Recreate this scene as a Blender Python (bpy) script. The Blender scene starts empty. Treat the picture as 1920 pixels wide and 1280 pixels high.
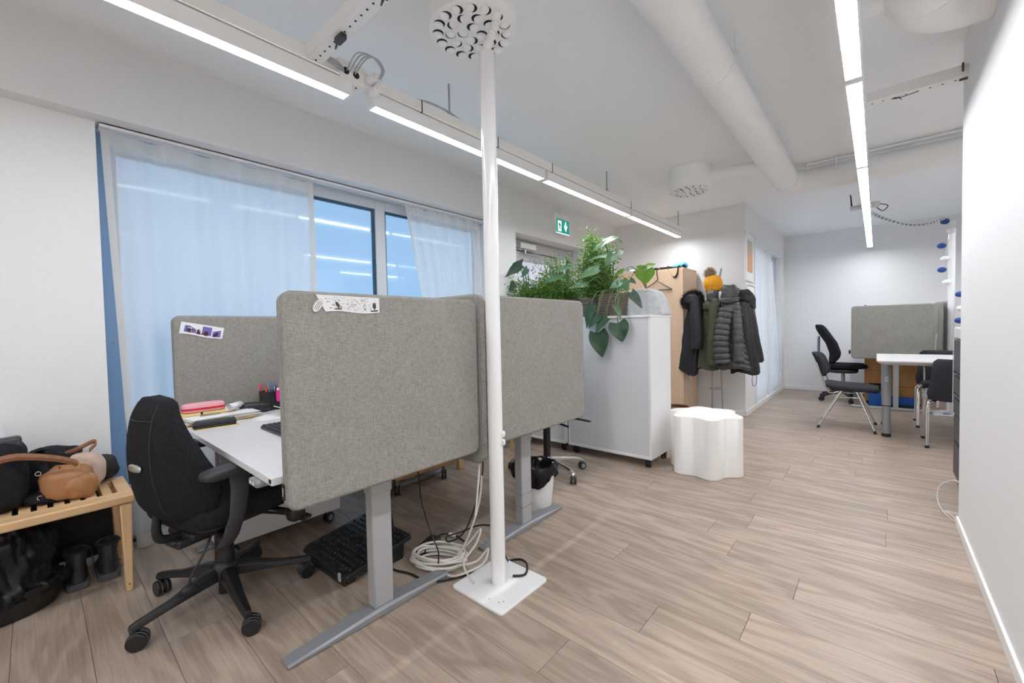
import bpy, bmesh, math, random
from mathutils import Vector, Matrix, noise
random.seed(7)
PI = math.pi
S = bpy.context.scene
COL = S.collection

# ------------------------------------------------------------------ camera, world, exposure
cam_d = bpy.data.cameras.new('camera'); cam = bpy.data.objects.new('camera', cam_d); COL.objects.link(cam)
cam_d.sensor_width = 36.0; cam_d.lens = 14.703; cam_d.clip_start = 0.02; cam_d.clip_end = 100
Rm = Matrix(((0.753, -0.004, -0.658), (0.657, 0.036, 0.753), (-0.021, 0.999, -0.030)))
xw = Vector((0.7532, 0.6574, -0.0208)).normalized()      # image right in the room
fw = Vector((-0.6578, 0.7526, -0.0304)); fw = (fw - xw * fw.dot(xw)).normalized()
up = xw.cross(fw)
M = Matrix((xw, up, -fw)).transposed().to_4x4(); M.translation = Vector((0, 0, 1.10))
cam.matrix_world = M
S.camera = cam
W = bpy.data.worlds.new('dusk sky'); S.world = W; W.use_nodes = True
W.node_tree.nodes['Background'].inputs[0].default_value = (0.42, 0.58, 0.85, 1)
W.node_tree.nodes['Background'].inputs[1].default_value = 0.6
S.view_settings.view_transform = 'Standard'; S.view_settings.look = 'None'
S.view_settings.gamma = 1.0; S.view_settings.use_curve_mapping = False
S.view_settings.exposure = 0.36
S.cycles.use_denoising = True
S.cycles.max_bounces = 10; S.cycles.diffuse_bounces = 8; S.cycles.transparent_max_bounces = 12
LAMP = 40.0          # radiance of the lamp diffusers
PANE = 1.0          # radiance of the frosted, daylit window panes

# ------------------------------------------------------------------ materials
def pbsdf(m): return m.node_tree.nodes['Principled BSDF']
def mat(name, col, rough=0.5, metal=0.0, spec=0.5, emit=None, estr=0.0, coat=0.0, sheen=0.0):
    m = bpy.data.materials.new(name); m.use_nodes = True; b = pbsdf(m)
    b.inputs['Base Color'].default_value = (*col, 1); b.inputs['Roughness'].default_value = rough
    b.inputs['Metallic'].default_value = metal; b.inputs['Specular IOR Level'].default_value = spec
    b.inputs['Coat Weight'].default_value = coat; b.inputs['Sheen Weight'].default_value = sheen
    if emit: b.inputs['Emission Color'].default_value = (*emit, 1); b.inputs['Emission Strength'].default_value = estr
    return m
class N:
    def __init__(s, m): s.t = m.node_tree; s.n = s.t.nodes; s.l = s.t.links
    def new(s, typ, **kw):
        n = s.n.new(typ)
        for k, v in kw.items(): setattr(n, k, v)
        return n
    def link(s, a, b): s.l.new(a, b)
    def coord(s, kind='Object', scale=(1, 1, 1), loc=None):
        tc = s.new('ShaderNodeTexCoord'); mp = s.new('ShaderNodeMapping'); mp.inputs['Scale'].default_value = scale
        s.link(tc.outputs[kind], mp.inputs['Vector'])
        return mp
    def noise(s, vec, scale, detail=3, rough=0.55, dist=0.0):
        n = s.new('ShaderNodeTexNoise'); n.inputs['Scale'].default_value = scale; n.inputs['Detail'].default_value = detail
        n.inputs['Roughness'].default_value = rough; n.inputs['Distortion'].default_value = dist
        s.link(vec, n.inputs['Vector']); return n.outputs['Fac']
    def ramp(s, fac, stops):
        r = s.new('ShaderNodeValToRGB'); e = r.color_ramp.elements
        while len(e) < len(stops): e.new(0.5)
        for i, (p, c) in enumerate(stops): e[i].position = p; e[i].color = (*c, 1)
        s.link(fac, r.inputs['Fac']); return r.outputs['Color']
    def math(s, op, a, b=None):
        n = s.new('ShaderNodeMath', operation=op)
        for i, v in enumerate((a, b)):
            if v is None: continue
            if isinstance(v, (int, float)): n.inputs[i].default_value = v
            else: s.link(v, n.inputs[i])
        return n.outputs[0]
    def mix(s, fac, a, b, typ='MIX'):
        n = s.new('ShaderNodeMix', data_type='RGBA', blend_type=typ)
        if isinstance(fac, (int, float)): n.inputs[0].default_value = fac
        else: s.link(fac, n.inputs[0])
        for i, v in ((6, a), (7, b)):
            if isinstance(v, tuple): n.inputs[i].default_value = (*v, 1)
            else: s.link(v, n.inputs[i])
        return n.outputs[2]
    def bump(s, h, strength=0.3, dist=0.002):
        n = s.new('ShaderNodeBump'); n.inputs['Strength'].default_value = strength; n.inputs['Distance'].default_value = dist
        s.link(h, n.inputs['Height']); s.link(n.outputs['Normal'], s.n['Principled BSDF'].inputs['Normal'])
    def base(s, c): s.link(c, s.n['Principled BSDF'].inputs['Base Color'])

def speckled(name, c1, c2, scale, rough=0.8, stretch=(1, 1, 1), bump=0.2, dist=0.001, detail=3, **kw):
    m = mat(name, c1, rough, **kw); g = N(m); mp = g.coord('Object', stretch)
    f = g.noise(mp.outputs[0], scale, detail)
    g.base(g.ramp(f, [(0.3, c1), (0.7, c2)]))
    if bump: g.bump(f, bump, dist)
    return m
def fabric(name, c1, c2, thread=260, rough=0.9, bump=0.35, **kw):
    m = mat(name, c1, rough, spec=0.15, **kw); g = N(m)
    a = g.noise(g.coord('Object', (1, .12, 1)).outputs[0], thread * 1.6, 2, .6)
    b = g.noise(g.coord('Object', (1, 1, .12)).outputs[0], thread * 1.6, 2, .6)
    c = g.noise(g.coord('Object').outputs[0], 8, 3)
    s = g.math('ADD', g.math('MULTIPLY', a, .5), g.math('MULTIPLY', b, .5))
    s2 = g.math('ADD', g.math('MULTIPLY', s, .9), g.math('MULTIPLY', c, .1))
    g.base(g.ramp(s2, [(.36, c1), (.64, c2)])); g.bump(s, bump, .0012)
    return m
def wood(name, c1, c2, c3, along='x', scale=1.0, rough=0.45, per_object=True, ring=9, fine=True):
    m = mat(name, c2, rough, spec=.35); g = N(m)
    tc = g.new('ShaderNodeTexCoord'); vec = tc.outputs['Object']
    oi = g.new('ShaderNodeObjectInfo')
    if per_object:
        cx = g.new('ShaderNodeCombineXYZ')
        for i, k in enumerate((37.0, 19.0, 53.0)): g.link(g.math('MULTIPLY', oi.outputs['Random'], k), cx.inputs[i])
        ad = g.new('ShaderNodeVectorMath', operation='ADD'); g.link(vec, ad.inputs[0]); g.link(cx.outputs[0], ad.inputs[1]); vec = ad.outputs[0]
    sc = {'x': (.9, 6, 6), 'y': (6, .9, 6), 'z': (6, 6, .9)}[along]
    sf = {'x': (5, 170, 170), 'y': (170, 5, 170), 'z': (170, 170, 5)}[along]
    def mp(s):
        n = g.new('ShaderNodeMapping'); n.inputs['Scale'].default_value = tuple(k * scale for k in s); g.link(vec, n.inputs['Vector']); return n.outputs[0]
    big = g.noise(mp(sc), 1.0, 4, .5, .35)
    rings = g.math('SINE', g.math('MULTIPLY', big, ring * 6.283))
    rings = g.math('MULTIPLY_ADD', rings, .5); 
    rings.node.inputs[2].default_value = .5
    st = g.noise(mp(sf), 1.0, 2, .6)
    mid = g.noise(mp(tuple(k * q for k, q in zip(sc, {'x': (2.2, 7, 7), 'y': (7, 2.2, 7), 'z': (7, 7, 2.2)}[along]))), 1.0, 5, .6)
    v = g.math('ADD', g.math('MULTIPLY', rings, .22), g.math('ADD', g.math('MULTIPLY', mid, .34), g.math('MULTIPLY', st, .44 if fine else .1)))
    c = g.ramp(v, [(.22, c1), (.5, c2), (.78, c3)])
    if per_object:
        hv = g.new('ShaderNodeHueSaturation'); g.link(c, hv.inputs['Color'])
        g.link(g.math('MULTIPLY_ADD', oi.outputs['Random'], .16), hv.inputs['Value'])
        hv.inputs['Value'].links[0].from_node.inputs[2].default_value = .92
        c = hv.outputs[0]
    g.base(c); g.bump(v, .12, .001)
    return m

M_ = {}
M_['wall'] = speckled('white wall paint', (.78, .78, .78), (.80, .80, .80), 60, .75, bump=.05)
M_['ceil'] = speckled('white ceiling paint', (.88, .895, .905), (.895, .91, .92), 60, .9, bump=.05)
M_['trimw'] = mat('white gloss trim', (.84, .84, .835), .35)
M_['plank'] = wood('grey oak vinyl plank', (.25, .192, .147), (.372, .293, .232), (.49, .397, .322), 'x', 1.0, .42, True, 7)
M_['seam'] = mat('dark plank joint', (.12, .085, .065), .8)
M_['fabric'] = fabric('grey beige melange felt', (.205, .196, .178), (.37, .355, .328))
M_['fabricd'] = fabric('shaded grey melange felt', (.175, .167, .148), (.355, .34, .312))  # darker copy of the felt above, shade put into its colour
M_['laminate'] = mat('white laminate', (.72, .72, .73), .28)
M_['cabw'] = mat('white cabinet foil', (.78, .78, .775), .33)
M_['cabf'] = mat('pale grey cabinet panel', (.64, .65, .67), .3)
M_['powder'] = mat('white powder coat', (.86, .86, .86), .16, coat=.3)
M_['lampw'] = mat('white lamp housing', (.88, .88, .87), .4)
M_['rail'] = mat('cream trunking', (.86, .84, .80), .45)
M_['duct'] = mat('white duct paint', (.88, .88, .875), .5)
M_['alu'] = mat('grey painted steel', (.35, .355, .365), .42, .15)
M_['alul'] = mat('light grey painted steel', (.41, .415, .42), .42, .1)
M_['alud'] = mat('mid grey painted steel', (.27, .28, .295), .4, .2)
M_['chrome'] = mat('chrome', (.75, .74, .72), .12, 1.0)
M_['steel'] = mat('brushed steel', (.42, .42, .42), .3, .9)
M_['birch'] = wood('birch', (.60, .38, .185), (.70, .47, .25), (.78, .56, .33), 'y', 1.3, .4, True, 3)
M_['birchz'] = wood('birch leg', (.60, .38, .185), (.70, .47, .25), (.78, .56, .33), 'z', 1.3, .4, True, 3)
M_['birchv'] = wood('pale birch veneer', (.64, .455, .30), (.69, .505, .345), (.73, .55, .385), 'z', .6, .42, False, 2)
M_['oakveneer'] = wood('orange oak veneer', (.36, .17, .05), (.44, .22, .075), (.52, .28, .11), 'z', 1, .4, False, 4)
M_['blackfab'] = fabric('black upholstery', (.008, .008, .010), (.028, .028, .031), 240, .95, .3)
M_['greyfab'] = fabric('charcoal upholstery', (.022, .022, .027), (.052, .052, .06), 240, .9, .3)
M_['blackpl'] = speckled('black plastic', (.012, .012, .013), (.020, .020, .021), 200, .38, bump=.1)
M_['darkpl'] = speckled('charcoal plastic', (.026, .026, .029), (.038, .038, .041), 200, .5, bump=.1)
M_['rubber'] = mat('black rubber', (.012, .012, .013), .65)
M_['greytyre'] = mat('grey caster tread', (.09, .09, .095), .55)
M_['bag'] = mat('glossy black bin liner', (.008, .008, .010), .30, spec=.28)
M_['leather'] = speckled('black leather', (.020, .020, .023), (.036, .036, .040), 90, .4, bump=.25)
M_['nylon'] = fabric('black nylon', (.008, .008, .010), (.024, .024, .028), 300, .8)
M_['navy'] = speckled('navy black coat cloth', (.007, .008, .014), (.016, .017, .026), 30, .65, bump=.5, dist=.006)
M_['blackcoat'] = speckled('black coat cloth', (.010, .010, .011), (.024, .024, .026), 30, .7, bump=.5, dist=.006)
M_['greycoat'] = speckled('dark grey quilted nylon', (.045, .045, .047), (.085, .085, .087), 26, .5, bump=.5, dist=.006)
M_['olive'] = speckled('olive green coat cloth', (.040, .046, .022), (.075, .082, .042), 30, .75, bump=.5, dist=.006)
M_['tan'] = speckled('tan leather', (.32, .145, .055), (.44, .22, .10), 14, .5, bump=.3, dist=.003)
M_['pinkle'] = speckled('pale suede lining', (.50, .37, .30), (.60, .46, .38), 40, .85)
M_['strap'] = speckled('brown leather strap', (.22, .095, .045), (.32, .15, .08), 40, .5)
M_['cream'] = mat('cream white stool plastic', (.90, .89, .86), .45)
M_['cordw'] = mat('off white cable', (.68, .65, .60), .5)
M_['cordb'] = mat('black cable', (.009, .009, .010), .5)
M_['paper'] = mat('white paper', (.80, .80, .80), .8)
M_['yellow'] = mat('yellow card', (.72, .47, .10), .7)
M_['yellowp'] = mat('pale yellow notes', (.80, .60, .22), .7)
M_['pink'] = mat('pink pencil case', (.80, .40, .46), .65)
M_['red'] = mat('red zip band', (.62, .015, .025), .5)
M_['felt'] = speckled('grey planter felt', (.46, .475, .495), (.60, .61, .625), 28, .95, bump=.3)
M_['wicker'] = speckled('grey brown wicker', (.09, .07, .055), (.23, .19, .155), 70, .8, (1, 1, 3), bump=.8, dist=.004)
M_['brass'] = mat('brass stud', (.75, .52, .18), .25, 1.0)
M_['stem'] = mat('plant stem', (.10, .17, .045), .55)
M_['soil'] = speckled('potting soil', (.02, .014, .01), (.05, .036, .026), 60, .95)
M_['mustard'] = speckled('mustard knit', (.56, .22, .008), (.80, .38, .02), 90, .9, bump=.9, dist=.004)
M_['fur'] = speckled('beige fur', (.25, .17, .10), (.62, .50, .36), 50, .9)
M_['furb'] = mat('black fur', (.010, .010, .012), .9)
M_['blue'] = mat('blue plastic', (.012, .10, .40), .4)
M_['blueball'] = speckled('blue cotton thread', (.012, .045, .20), (.03, .10, .36), 120, .8, bump=.8, dist=.003)
M_['whiteball'] = speckled('white cotton thread', (.74, .74, .76), (.84, .84, .85), 120, .8, bump=.6, dist=.003)
M_['skyblue'] = mat('light blue bag', (.12, .50, .85), .6)
M_['cordblue'] = mat('blue ribbon', (.012, .05, .26), .6)
M_['brown'] = speckled('dark brown basket', (.06, .035, .025), (.13, .08, .055), 70, .7, bump=.5)
M_['winframe'] = mat('light grey window frame', (.56, .59, .63), .4)
M_['gasket'] = mat('teal grey glazing gasket', (.02, .075, .13), .5)
M_['bluelit_stile'] = mat('blue lit grey window stile', (.20, .33, .52), .5)  # grey frame piece, the blue light on it put into its colour
M_['doorframe'] = mat('grey aluminium door frame', (.46, .46, .47), .4, .2)
M_['key'] = mat('dark grey key', (.05, .052, .06), .5)
M_['printer'] = mat('printer grey', (.045, .047, .053), .5)
M_['printerl'] = mat('printer light grey', (.62, .62, .61), .5)
M_['dark'] = mat('dark recess', (.012, .011, .010), .8)
M_['green'] = mat('exit sign green', (.0, .22, .15), .4, emit=(.0, .30, .22), estr=.55)
M_['signw'] = mat('exit sign white', (.8, .8, .8), .4, emit=(.85, 1, 1), estr=.85)
M_['silver'] = mat('silver badge', (.6, .6, .6), .3, .8)
M_['clearpl'] = mat('clear plastic', (.7, .7, .72), .25)
M_['lens'] = mat('lamp diffuser', (.9, .9, .9), .4, emit=(.965, .985, 1.025), estr=LAMP)

def pane_mat(name, col, s):
    m = mat(name, tuple(c * .25 for c in col), .08, spec=.5, emit=col, estr=s)
    b = pbsdf(m); b.inputs['Coat Weight'].default_value = .6; b.inputs['Coat Roughness'].default_value = .03
    return m
M_['pane'] = pane_mat('frosted blue daylit glass', (.225, .385, .59), PANE)
M_['panew'] = pane_mat('frosted pale daylit glass', (.70, .72, .86), .54)
M_['paneb'] = pane_mat('frosted hazy daylit glass', (.58, .72, .93), .75)

def sheer(name, col, trans):
    m = bpy.data.materials.new(name); m.use_nodes = True; g = N(m); g.n.clear()
    out = g.new('ShaderNodeOutputMaterial'); d = g.new('ShaderNodeBsdfDiffuse'); t = g.new('ShaderNodeBsdfTranslucent'); tr = g.new('ShaderNodeBsdfTransparent')
    mp = g.coord('Object', (1, 1, .06)); f = g.noise(mp.outputs[0], 500, 2)
    c = g.ramp(f, [(.3, tuple(k * .97 for k in col)), (.7, col)])
    g.link(c, d.inputs[0]); g.link(c, t.inputs[0])
    a = g.new('ShaderNodeMixShader'); a.inputs[0].default_value = .5; g.link(d.outputs[0], a.inputs[1]); g.link(t.outputs[0], a.inputs[2])
    b = g.new('ShaderNodeMixShader'); b.inputs[0].default_value = trans; g.link(a.outputs[0], b.inputs[1]); g.link(tr.outputs[0], b.inputs[2])
    g.link(b.outputs[0], out.inputs[0]); return m
M_['sheer'] = sheer('sheer white curtain', (.93, .92, .90), .30)
M_['sheerh'] = sheer('curtain heading tape', (.86, .84, .79), .06)

def leaf_mat(name, c1, c2, rough, trans=.25):
    m = mat(name, c1, rough, spec=.5); g = N(m)
    f = g.noise(g.coord('Object').outputs[0], 25, 3); c = g.ramp(f, [(.3, c1), (.7, c2)]); g.base(c)
    t = g.new('ShaderNodeBsdfTranslucent'); g.link(c, t.inputs[0]); mx = g.new('ShaderNodeMixShader'); mx.inputs[0].default_value = trans
    o = g.n['Material Output']; b = g.n['Principled BSDF']
    g.link(b.outputs[0], mx.inputs[1]); g.link(t.outputs[0], mx.inputs[2]); g.link(mx.outputs[0], o.inputs[0]); return m
M_['leafd'] = leaf_mat('dark green leaf', (.022, .062, .030), (.038, .095, .045), .32, .08)
M_['leafm'] = leaf_mat('mid green leaf', (.045, .125, .050), (.085, .19, .08), .36, .12)
pbsdf(M_['leafm']).inputs['Specular IOR Level'].default_value = .9
M_['leafb'] = leaf_mat('bright green leaf', (.10, .25, .012), (.17, .35, .03), .35, .35)
M_['leafg'] = leaf_mat('grey green leaf', (.045, .075, .050), (.075, .11, .075), .5, .1)
M_['leaff'] = leaf_mat('fine green foliage', (.065, .17, .025), (.19, .36, .065), .4, .35)

# ------------------------------------------------------------------ mesh helpers
def bm_(): return bmesh.new()
def box(bm, x0, x1, y0, y1, z0, z1, mi=0):
    v = [bm.verts.new(p) for p in ((x0, y0, z0), (x1, y0, z0), (x1, y1, z0), (x0, y1, z0), (x0, y0, z1), (x1, y0, z1), (x1, y1, z1), (x0, y1, z1))]
    for q in ((3, 2, 1, 0), (4, 5, 6, 7), (0, 1, 5, 4), (1, 2, 6, 5), (2, 3, 7, 6), (3, 0, 4, 7)):
        bm.faces.new([v[i] for i in q]).material_index = mi
    return v
def hexa(bm, pts, mi=0):
    v = [bm.verts.new(p) for p in pts]
    for q in ((3, 2, 1, 0), (4, 5, 6, 7), (0, 1, 5, 4), (1, 2, 6, 5), (2, 3, 7, 6), (3, 0, 4, 7)):
        bm.faces.new([v[i] for i in q]).material_index = mi
def rings(bm, loops, cap=True, mi=0, close=True):
    R = [[bm.verts.new(p) for p in lp] for lp in loops]
    n = len(R[0])
    for a, b in zip(R, R[1:]):
        for i in range(n if close else n - 1):
            j = (i + 1) % n
            f = bm.faces.new((a[i], a[j], b[j], b[i])); f.material_index = mi
    if cap:
        for lp, rev in ((R[0], True), (R[-1], False)):
            f = bm.faces.new(list(reversed(lp)) if rev else lp); f.material_index = mi
    return R
def frame_of(d):
    d = Vector(d).normalized(); a = Vector((0, 0, 1)) if abs(d.z) < .9 else Vector((1, 0, 0))
    u = d.cross(a).normalized(); return u, d.cross(u).normalized()
def cyl(bm, p0, p1, r0, r1=None, seg=16, mi=0, cap=True):
    r1 = r0 if r1 is None else r1; p0 = Vector(p0); p1 = Vector(p1); u, w = frame_of(p1 - p0)
    lp = [[p + (u * math.cos(a) + w * math.sin(a)) * r for a in (2 * PI * i / seg for i in range(seg))] for p, r in ((p0, r0), (p1, r1))]
    rings(bm, lp, cap, mi)
def spline(pts, n=8, closed=False):
    P = [Vector(p) for p in pts]; out = []; L = len(P)
    for i in range(L if closed else L - 1):
        p0 = P[(i - 1) % L] if closed or i > 0 else P[0]; p1 = P[i]; p2 = P[(i + 1) % L]
        p3 = P[(i + 2) % L] if closed or i + 2 < L else P[-1]
        for k in range(n):
            t = k / n
            out.append(.5 * ((2 * p1) + (p2 - p0) * t + (2 * p0 - 5 * p1 + 4 * p2 - p3) * t * t + (3 * p1 - p0 - 3 * p2 + p3) * t ** 3))
    if not closed: out.append(P[-1])
    return out
def tube(bm, pts, r, seg=8, closed=False, mi=0, smooth=0, flat=None):
    P = spline(pts, smooth, closed) if smooth else [Vector(p) for p in pts]
    n = len(P); rr = r if isinstance(r, (list, tuple)) else None
    u = None; lp = []
    for i, p in enumerate(P):
        a = P[(i - 1) % n] if (closed or i) else P[0]; b = P[(i + 1) % n] if (closed or i < n - 1) else P[-1]
        d = (b - a)
        if d.length < 1e-9: d = Vector((0, 0, 1))
        d.normalize()
        if u is None: u, _ = frame_of(d)
        u = (u - d * u.dot(d)); u.normalize(); w = d.cross(u)
        rad = r if rr is None else rr[0] + (rr[-1] - rr[0]) * i / max(1, n - 1)
        fl = 1 if flat is None else flat
        lp.append([p + (u * math.cos(t) + w * math.sin(t) * fl) * rad for t in (2 * PI * k / seg for k in range(seg))])
    if closed: lp.append(lp[0]); 
    if closed:
        R = [[bm.verts.new(q) for q in l] for l in lp[:-1]]
        for i in range(n):
            a, b = R[i], R[(i + 1) % n]
            for k in range(seg):
                j = (k + 1) % seg; bm.faces.new((a[k], a[j], b[j], b[k])).material_index = mi
    else: rings(bm, lp, True, mi)
def lathe(bm, prof, seg=24, c=(0, 0, 0), mi=0, sx=1.0, sy=1.0, wob=None, cap=True):
    lp = []
    for r, z in prof:
        lp.append([(c[0] + r * sx * math.cos(a) * (1 if not wob else wob(a, z)), c[1] + r * sy * math.sin(a) * (1 if not wob else wob(a, z)), c[2] + z) for a in (2 * PI * i / seg for i in range(seg))])
    rings(bm, lp, cap, mi)
def prism(bm, poly, h0, h1, axis='z', mi=0):
    def P(a, b, h): return {'z': (a, b, h), 'x': (h, a, b), 'y': (a, h, b)}[axis]
    rings(bm, [[P(a, b, h0) for a, b in poly], [P(a, b, h1) for a, b in poly]], True, mi)
def rrect(x0, x1, y0, y1, r, n=6):
    out = []
    for cx, cy, a0 in ((x1 - r, y1 - r, 0), (x0 + r, y1 - r, PI / 2), (x0 + r, y0 + r, PI), (x1 - r, y0 + r, 1.5 * PI)):
        out += [(cx + r * math.cos(a0 + PI / 2 * i / n), cy + r * math.sin(a0 + PI / 2 * i / n)) for i in range(n + 1)]
    return out
def superell(bm, c, rx, ry, rz, e1=.5, e2=.5, nu=28, nv=14, mi=0, fn=None):
    def sp(v, e): return math.copysign(abs(v) ** e, v)
    lp = []
    for j in range(nv + 1):
        t = -PI / 2 + PI * (j + .02) / (nv + .04)
        lp.append([])
        for i in range(nu):
            a = 2 * PI * i / nu
            p = Vector((rx * sp(math.cos(t), e1) * sp(math.cos(a), e2), ry * sp(math.cos(t), e1) * sp(math.sin(a), e2), rz * sp(math.sin(t), e1)))
            if fn: p = Vector(fn(p))
            lp[-1].append(p + Vector(c))
    rings(bm, lp, True, mi)
def sheet(bm, f, nu, nv, mi=0):
    V = [[bm.verts.new(f(i / nu, j / nv)) for i in range(nu + 1)] for j in range(nv + 1)]
    for j in range(nv):
        for i in range(nu):
            bm.faces.new((V[j][i], V[j][i + 1], V[j + 1][i + 1], V[j + 1][i])).material_index = mi
def slab_sheet(bm, f, nu, nv, nrm, th, mi=0):
    nrm = Vector(nrm)
    for s in (0, 1):
        sheet(bm, lambda u, v: Vector(f(u, v)) + nrm * th * (s - .5), nu, nv, mi)
def mesh(bm, name, mats, smooth=True, angle=40):
    bmesh.ops.remove_doubles(bm, verts=bm.verts, dist=1e-6)
    bmesh.ops.recalc_face_normals(bm, faces=bm.faces)
    me = bpy.data.meshes.new(name); bm.to_mesh(me); bm.free()
    for m in (mats if isinstance(mats, (list, tuple)) else [mats]): me.materials.append(M_[m] if isinstance(m, str) else m)
    if smooth:
        me.polygons.foreach_set('use_smooth', [True] * len(me.polygons)); me.set_sharp_from_angle(angle=math.radians(angle))
    return me
def obj(name, bm, mats, parent=None, bev=0, smooth=True, angle=40, solid=0, label=None, seg=2, sub=0, loc=None):
    me = bm if isinstance(bm, bpy.types.Mesh) else mesh(bm, name, mats, smooth, angle)
    o = bpy.data.objects.new(name, me); COL.objects.link(o)
    if parent: o.parent = parent
    if loc: o.location = loc
    if solid: md = o.modifiers.new('thickness', 'SOLIDIFY'); md.thickness = solid; md.offset = 0
    if bev: md = o.modifiers.new('bevel', 'BEVEL'); md.width = bev; md.segments = seg; md.limit_method = 'ANGLE'; md.angle_limit = math.radians(38)
    if sub: md = o.modifiers.new('subsurf', 'SUBSURF'); md.levels = sub; md.render_levels = sub
    if label: o['label'] = label
    return o
def tag(o, label, cat, group=None):
    o['label'] = label; o['category'] = cat
    if group: o['group'] = group
    return o
def thing(name, label, cat, loc=(0, 0, 0), rz=0.0, group=None):
    o = bpy.data.objects.new(name, None); COL.objects.link(o); o.location = loc; o.rotation_euler = (0, 0, rz); o.empty_display_size = .1
    return tag(o, label, cat, group)
def struct(name, bm, m, parent=None, bev=0, smooth=False):
    o = obj(name, bm, m, parent, bev, smooth)
    if not parent: o['kind'] = 'structure'
    return o
def dup(root, loc, rz, label, group=None):
    def cp(o, par):
        c = o.copy(); COL.objects.link(c)
        if par: c.parent = par
        for ch in o.children: cp(ch, c)
        return c
    r = cp(root, None); r.location = loc; r.rotation_euler = (0, 0, rz); r['label'] = label
    if group: r['group'] = group
    return r
def bx(name, mats, parent, x0, x1, y0, y1, z0, z1, bev=0, **k):
    b = bm_(); box(b, x0, x1, y0, y1, z0, z1); return obj(name, b, mats, parent, bev, **k)
# ------------------------------------------------------------------ setting
H = 2.525; XL = -2.768; XR = .33; YF = 8.30; YB = -5.2; XA = 2.05
b = bm_(); box(b, -3.25, XA + .1, YB - .1, YF + .1, -.08, -.0035); floor = struct('floor', b, 'seam')
PITCH = .1855; PL = 1.218
known = {-1: -.642, 0: -.358, -3: -.814, 3: -.536, 2: -.248, 1: -.937, -7: -1.91, 8: .048, 6: .037, 5: -.527, 9: -.557}
def plank_mesh(L, w=PITCH - .0014):
    b = bm_(); box(b, -L / 2, L / 2, -w / 2, w / 2, -.0035, 0); me = mesh(b, 'plank', 'plank', False); return me
full = plank_mesh(PL - .0018)
rng = random.Random(3)
for k in range(-37, 37):
    y = 1.578 + PITCH * (k + .5)
    if y > YF + .09: continue
    x0, x1 = (-3.0, XR + .0) if y < 3.1 else ((-2.83, XA) if y < 5.56 else (-1.33, XA))
    if y < -1.2: x0, x1 = -3.0, XR
    e = known.get(k, rng.uniform(-1.2, 0)); e -= math.ceil((e - x0) / PL) * PL
    while e < x1:
        a, c = max(e, x0), min(e + PL, x1)
        if c - a > .004:
            o = bpy.data.objects.new('plank', full if abs(c - a - PL) < 1e-4 else plank_mesh(c - a - .0018)); COL.objects.link(o)
            o.parent = floor; o.location = ((a + c) / 2, y, 0)
        e += PL
b = bm_(); box(b, -3.25, XA + .1, YB - .1, YF + .1, H, H + .1); struct('ceiling', b, 'ceil')
# left wall: low part, beam, pilaster, door bay
b = bm_()
box(b, -3.2, -2.862, YB, .235, 0, 2.165)
box(b, -3.2, XL, YB, 3.26, 2.15, H)
box(b, -3.2, XL, 2.94, 3.26, 0, 2.15)
box(b, -3.2, -2.83, 3.26, 3.31, 0, H); box(b, -3.2, -2.83, 3.31, 4.74, 2.10, H); box(b, -3.2, -2.83, 4.74, 5.70, 0, H)
box(b, -3.2, -3.04, .235, 2.94, 0, .05)
struct('wall_left', b, 'wall')
b = bm_(); box(b, -2.83, -1.34, 5.56, 5.70, 0, H); box(b, -1.34, -1.18, 5.56, 6.06, 0, H); box(b, -1.34, -1.18, 8.05, YF, 0, H)
box(b, -1.34, -1.18, 6.06, 8.05, 2.16, H); box(b, -1.34, -1.18, 6.06, 8.05, 0, .05)
struct('wall_middle', b, 'wall')
b = bm_(); box(b, -1.4, XA, YF, YF + .1, 0, H); struct('wall_far', b, 'wall')
b = bm_(); box(b, XR, XR + .13, YB, 3.205, 0, H); box(b, XR + .13, XA + .1, 3.0, 3.205, 0, H); struct('wall_right', b, 'wall')
b = bm_(); box(b, XA, XA + .1, 3.2, YF + .1, 0, H); struct('wall_alcove', b, 'wall')
b = bm_(); box(b, -3.2, XR + .13, YB - .1, YB, 0, H); struct('wall_rear', b, 'wall')
b = bm_(); box(b, XR - .011, XR, YB, 3.205, 0, .055); struct('baseboard_right', b, 'trimw', bev=.003)
b = bm_(); box(b, -1.18, XA, YF - .012, YF, 0, .06); struct('baseboard_far', b, 'trimw', bev=.003)
b = bm_(); box(b, -1.74, -1.169, 5.548, 5.56, 0, .06); box(b, -1.18, -1.168, 5.548, YF - .012, 0, .06); struct('baseboard_middle', b, 'trimw', bev=.003)
b = bm_(); box(b, -2.862, -2.850, YB, .235, 0, .06); struct('baseboard_left', b, 'trimw', bev=.003)

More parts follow.
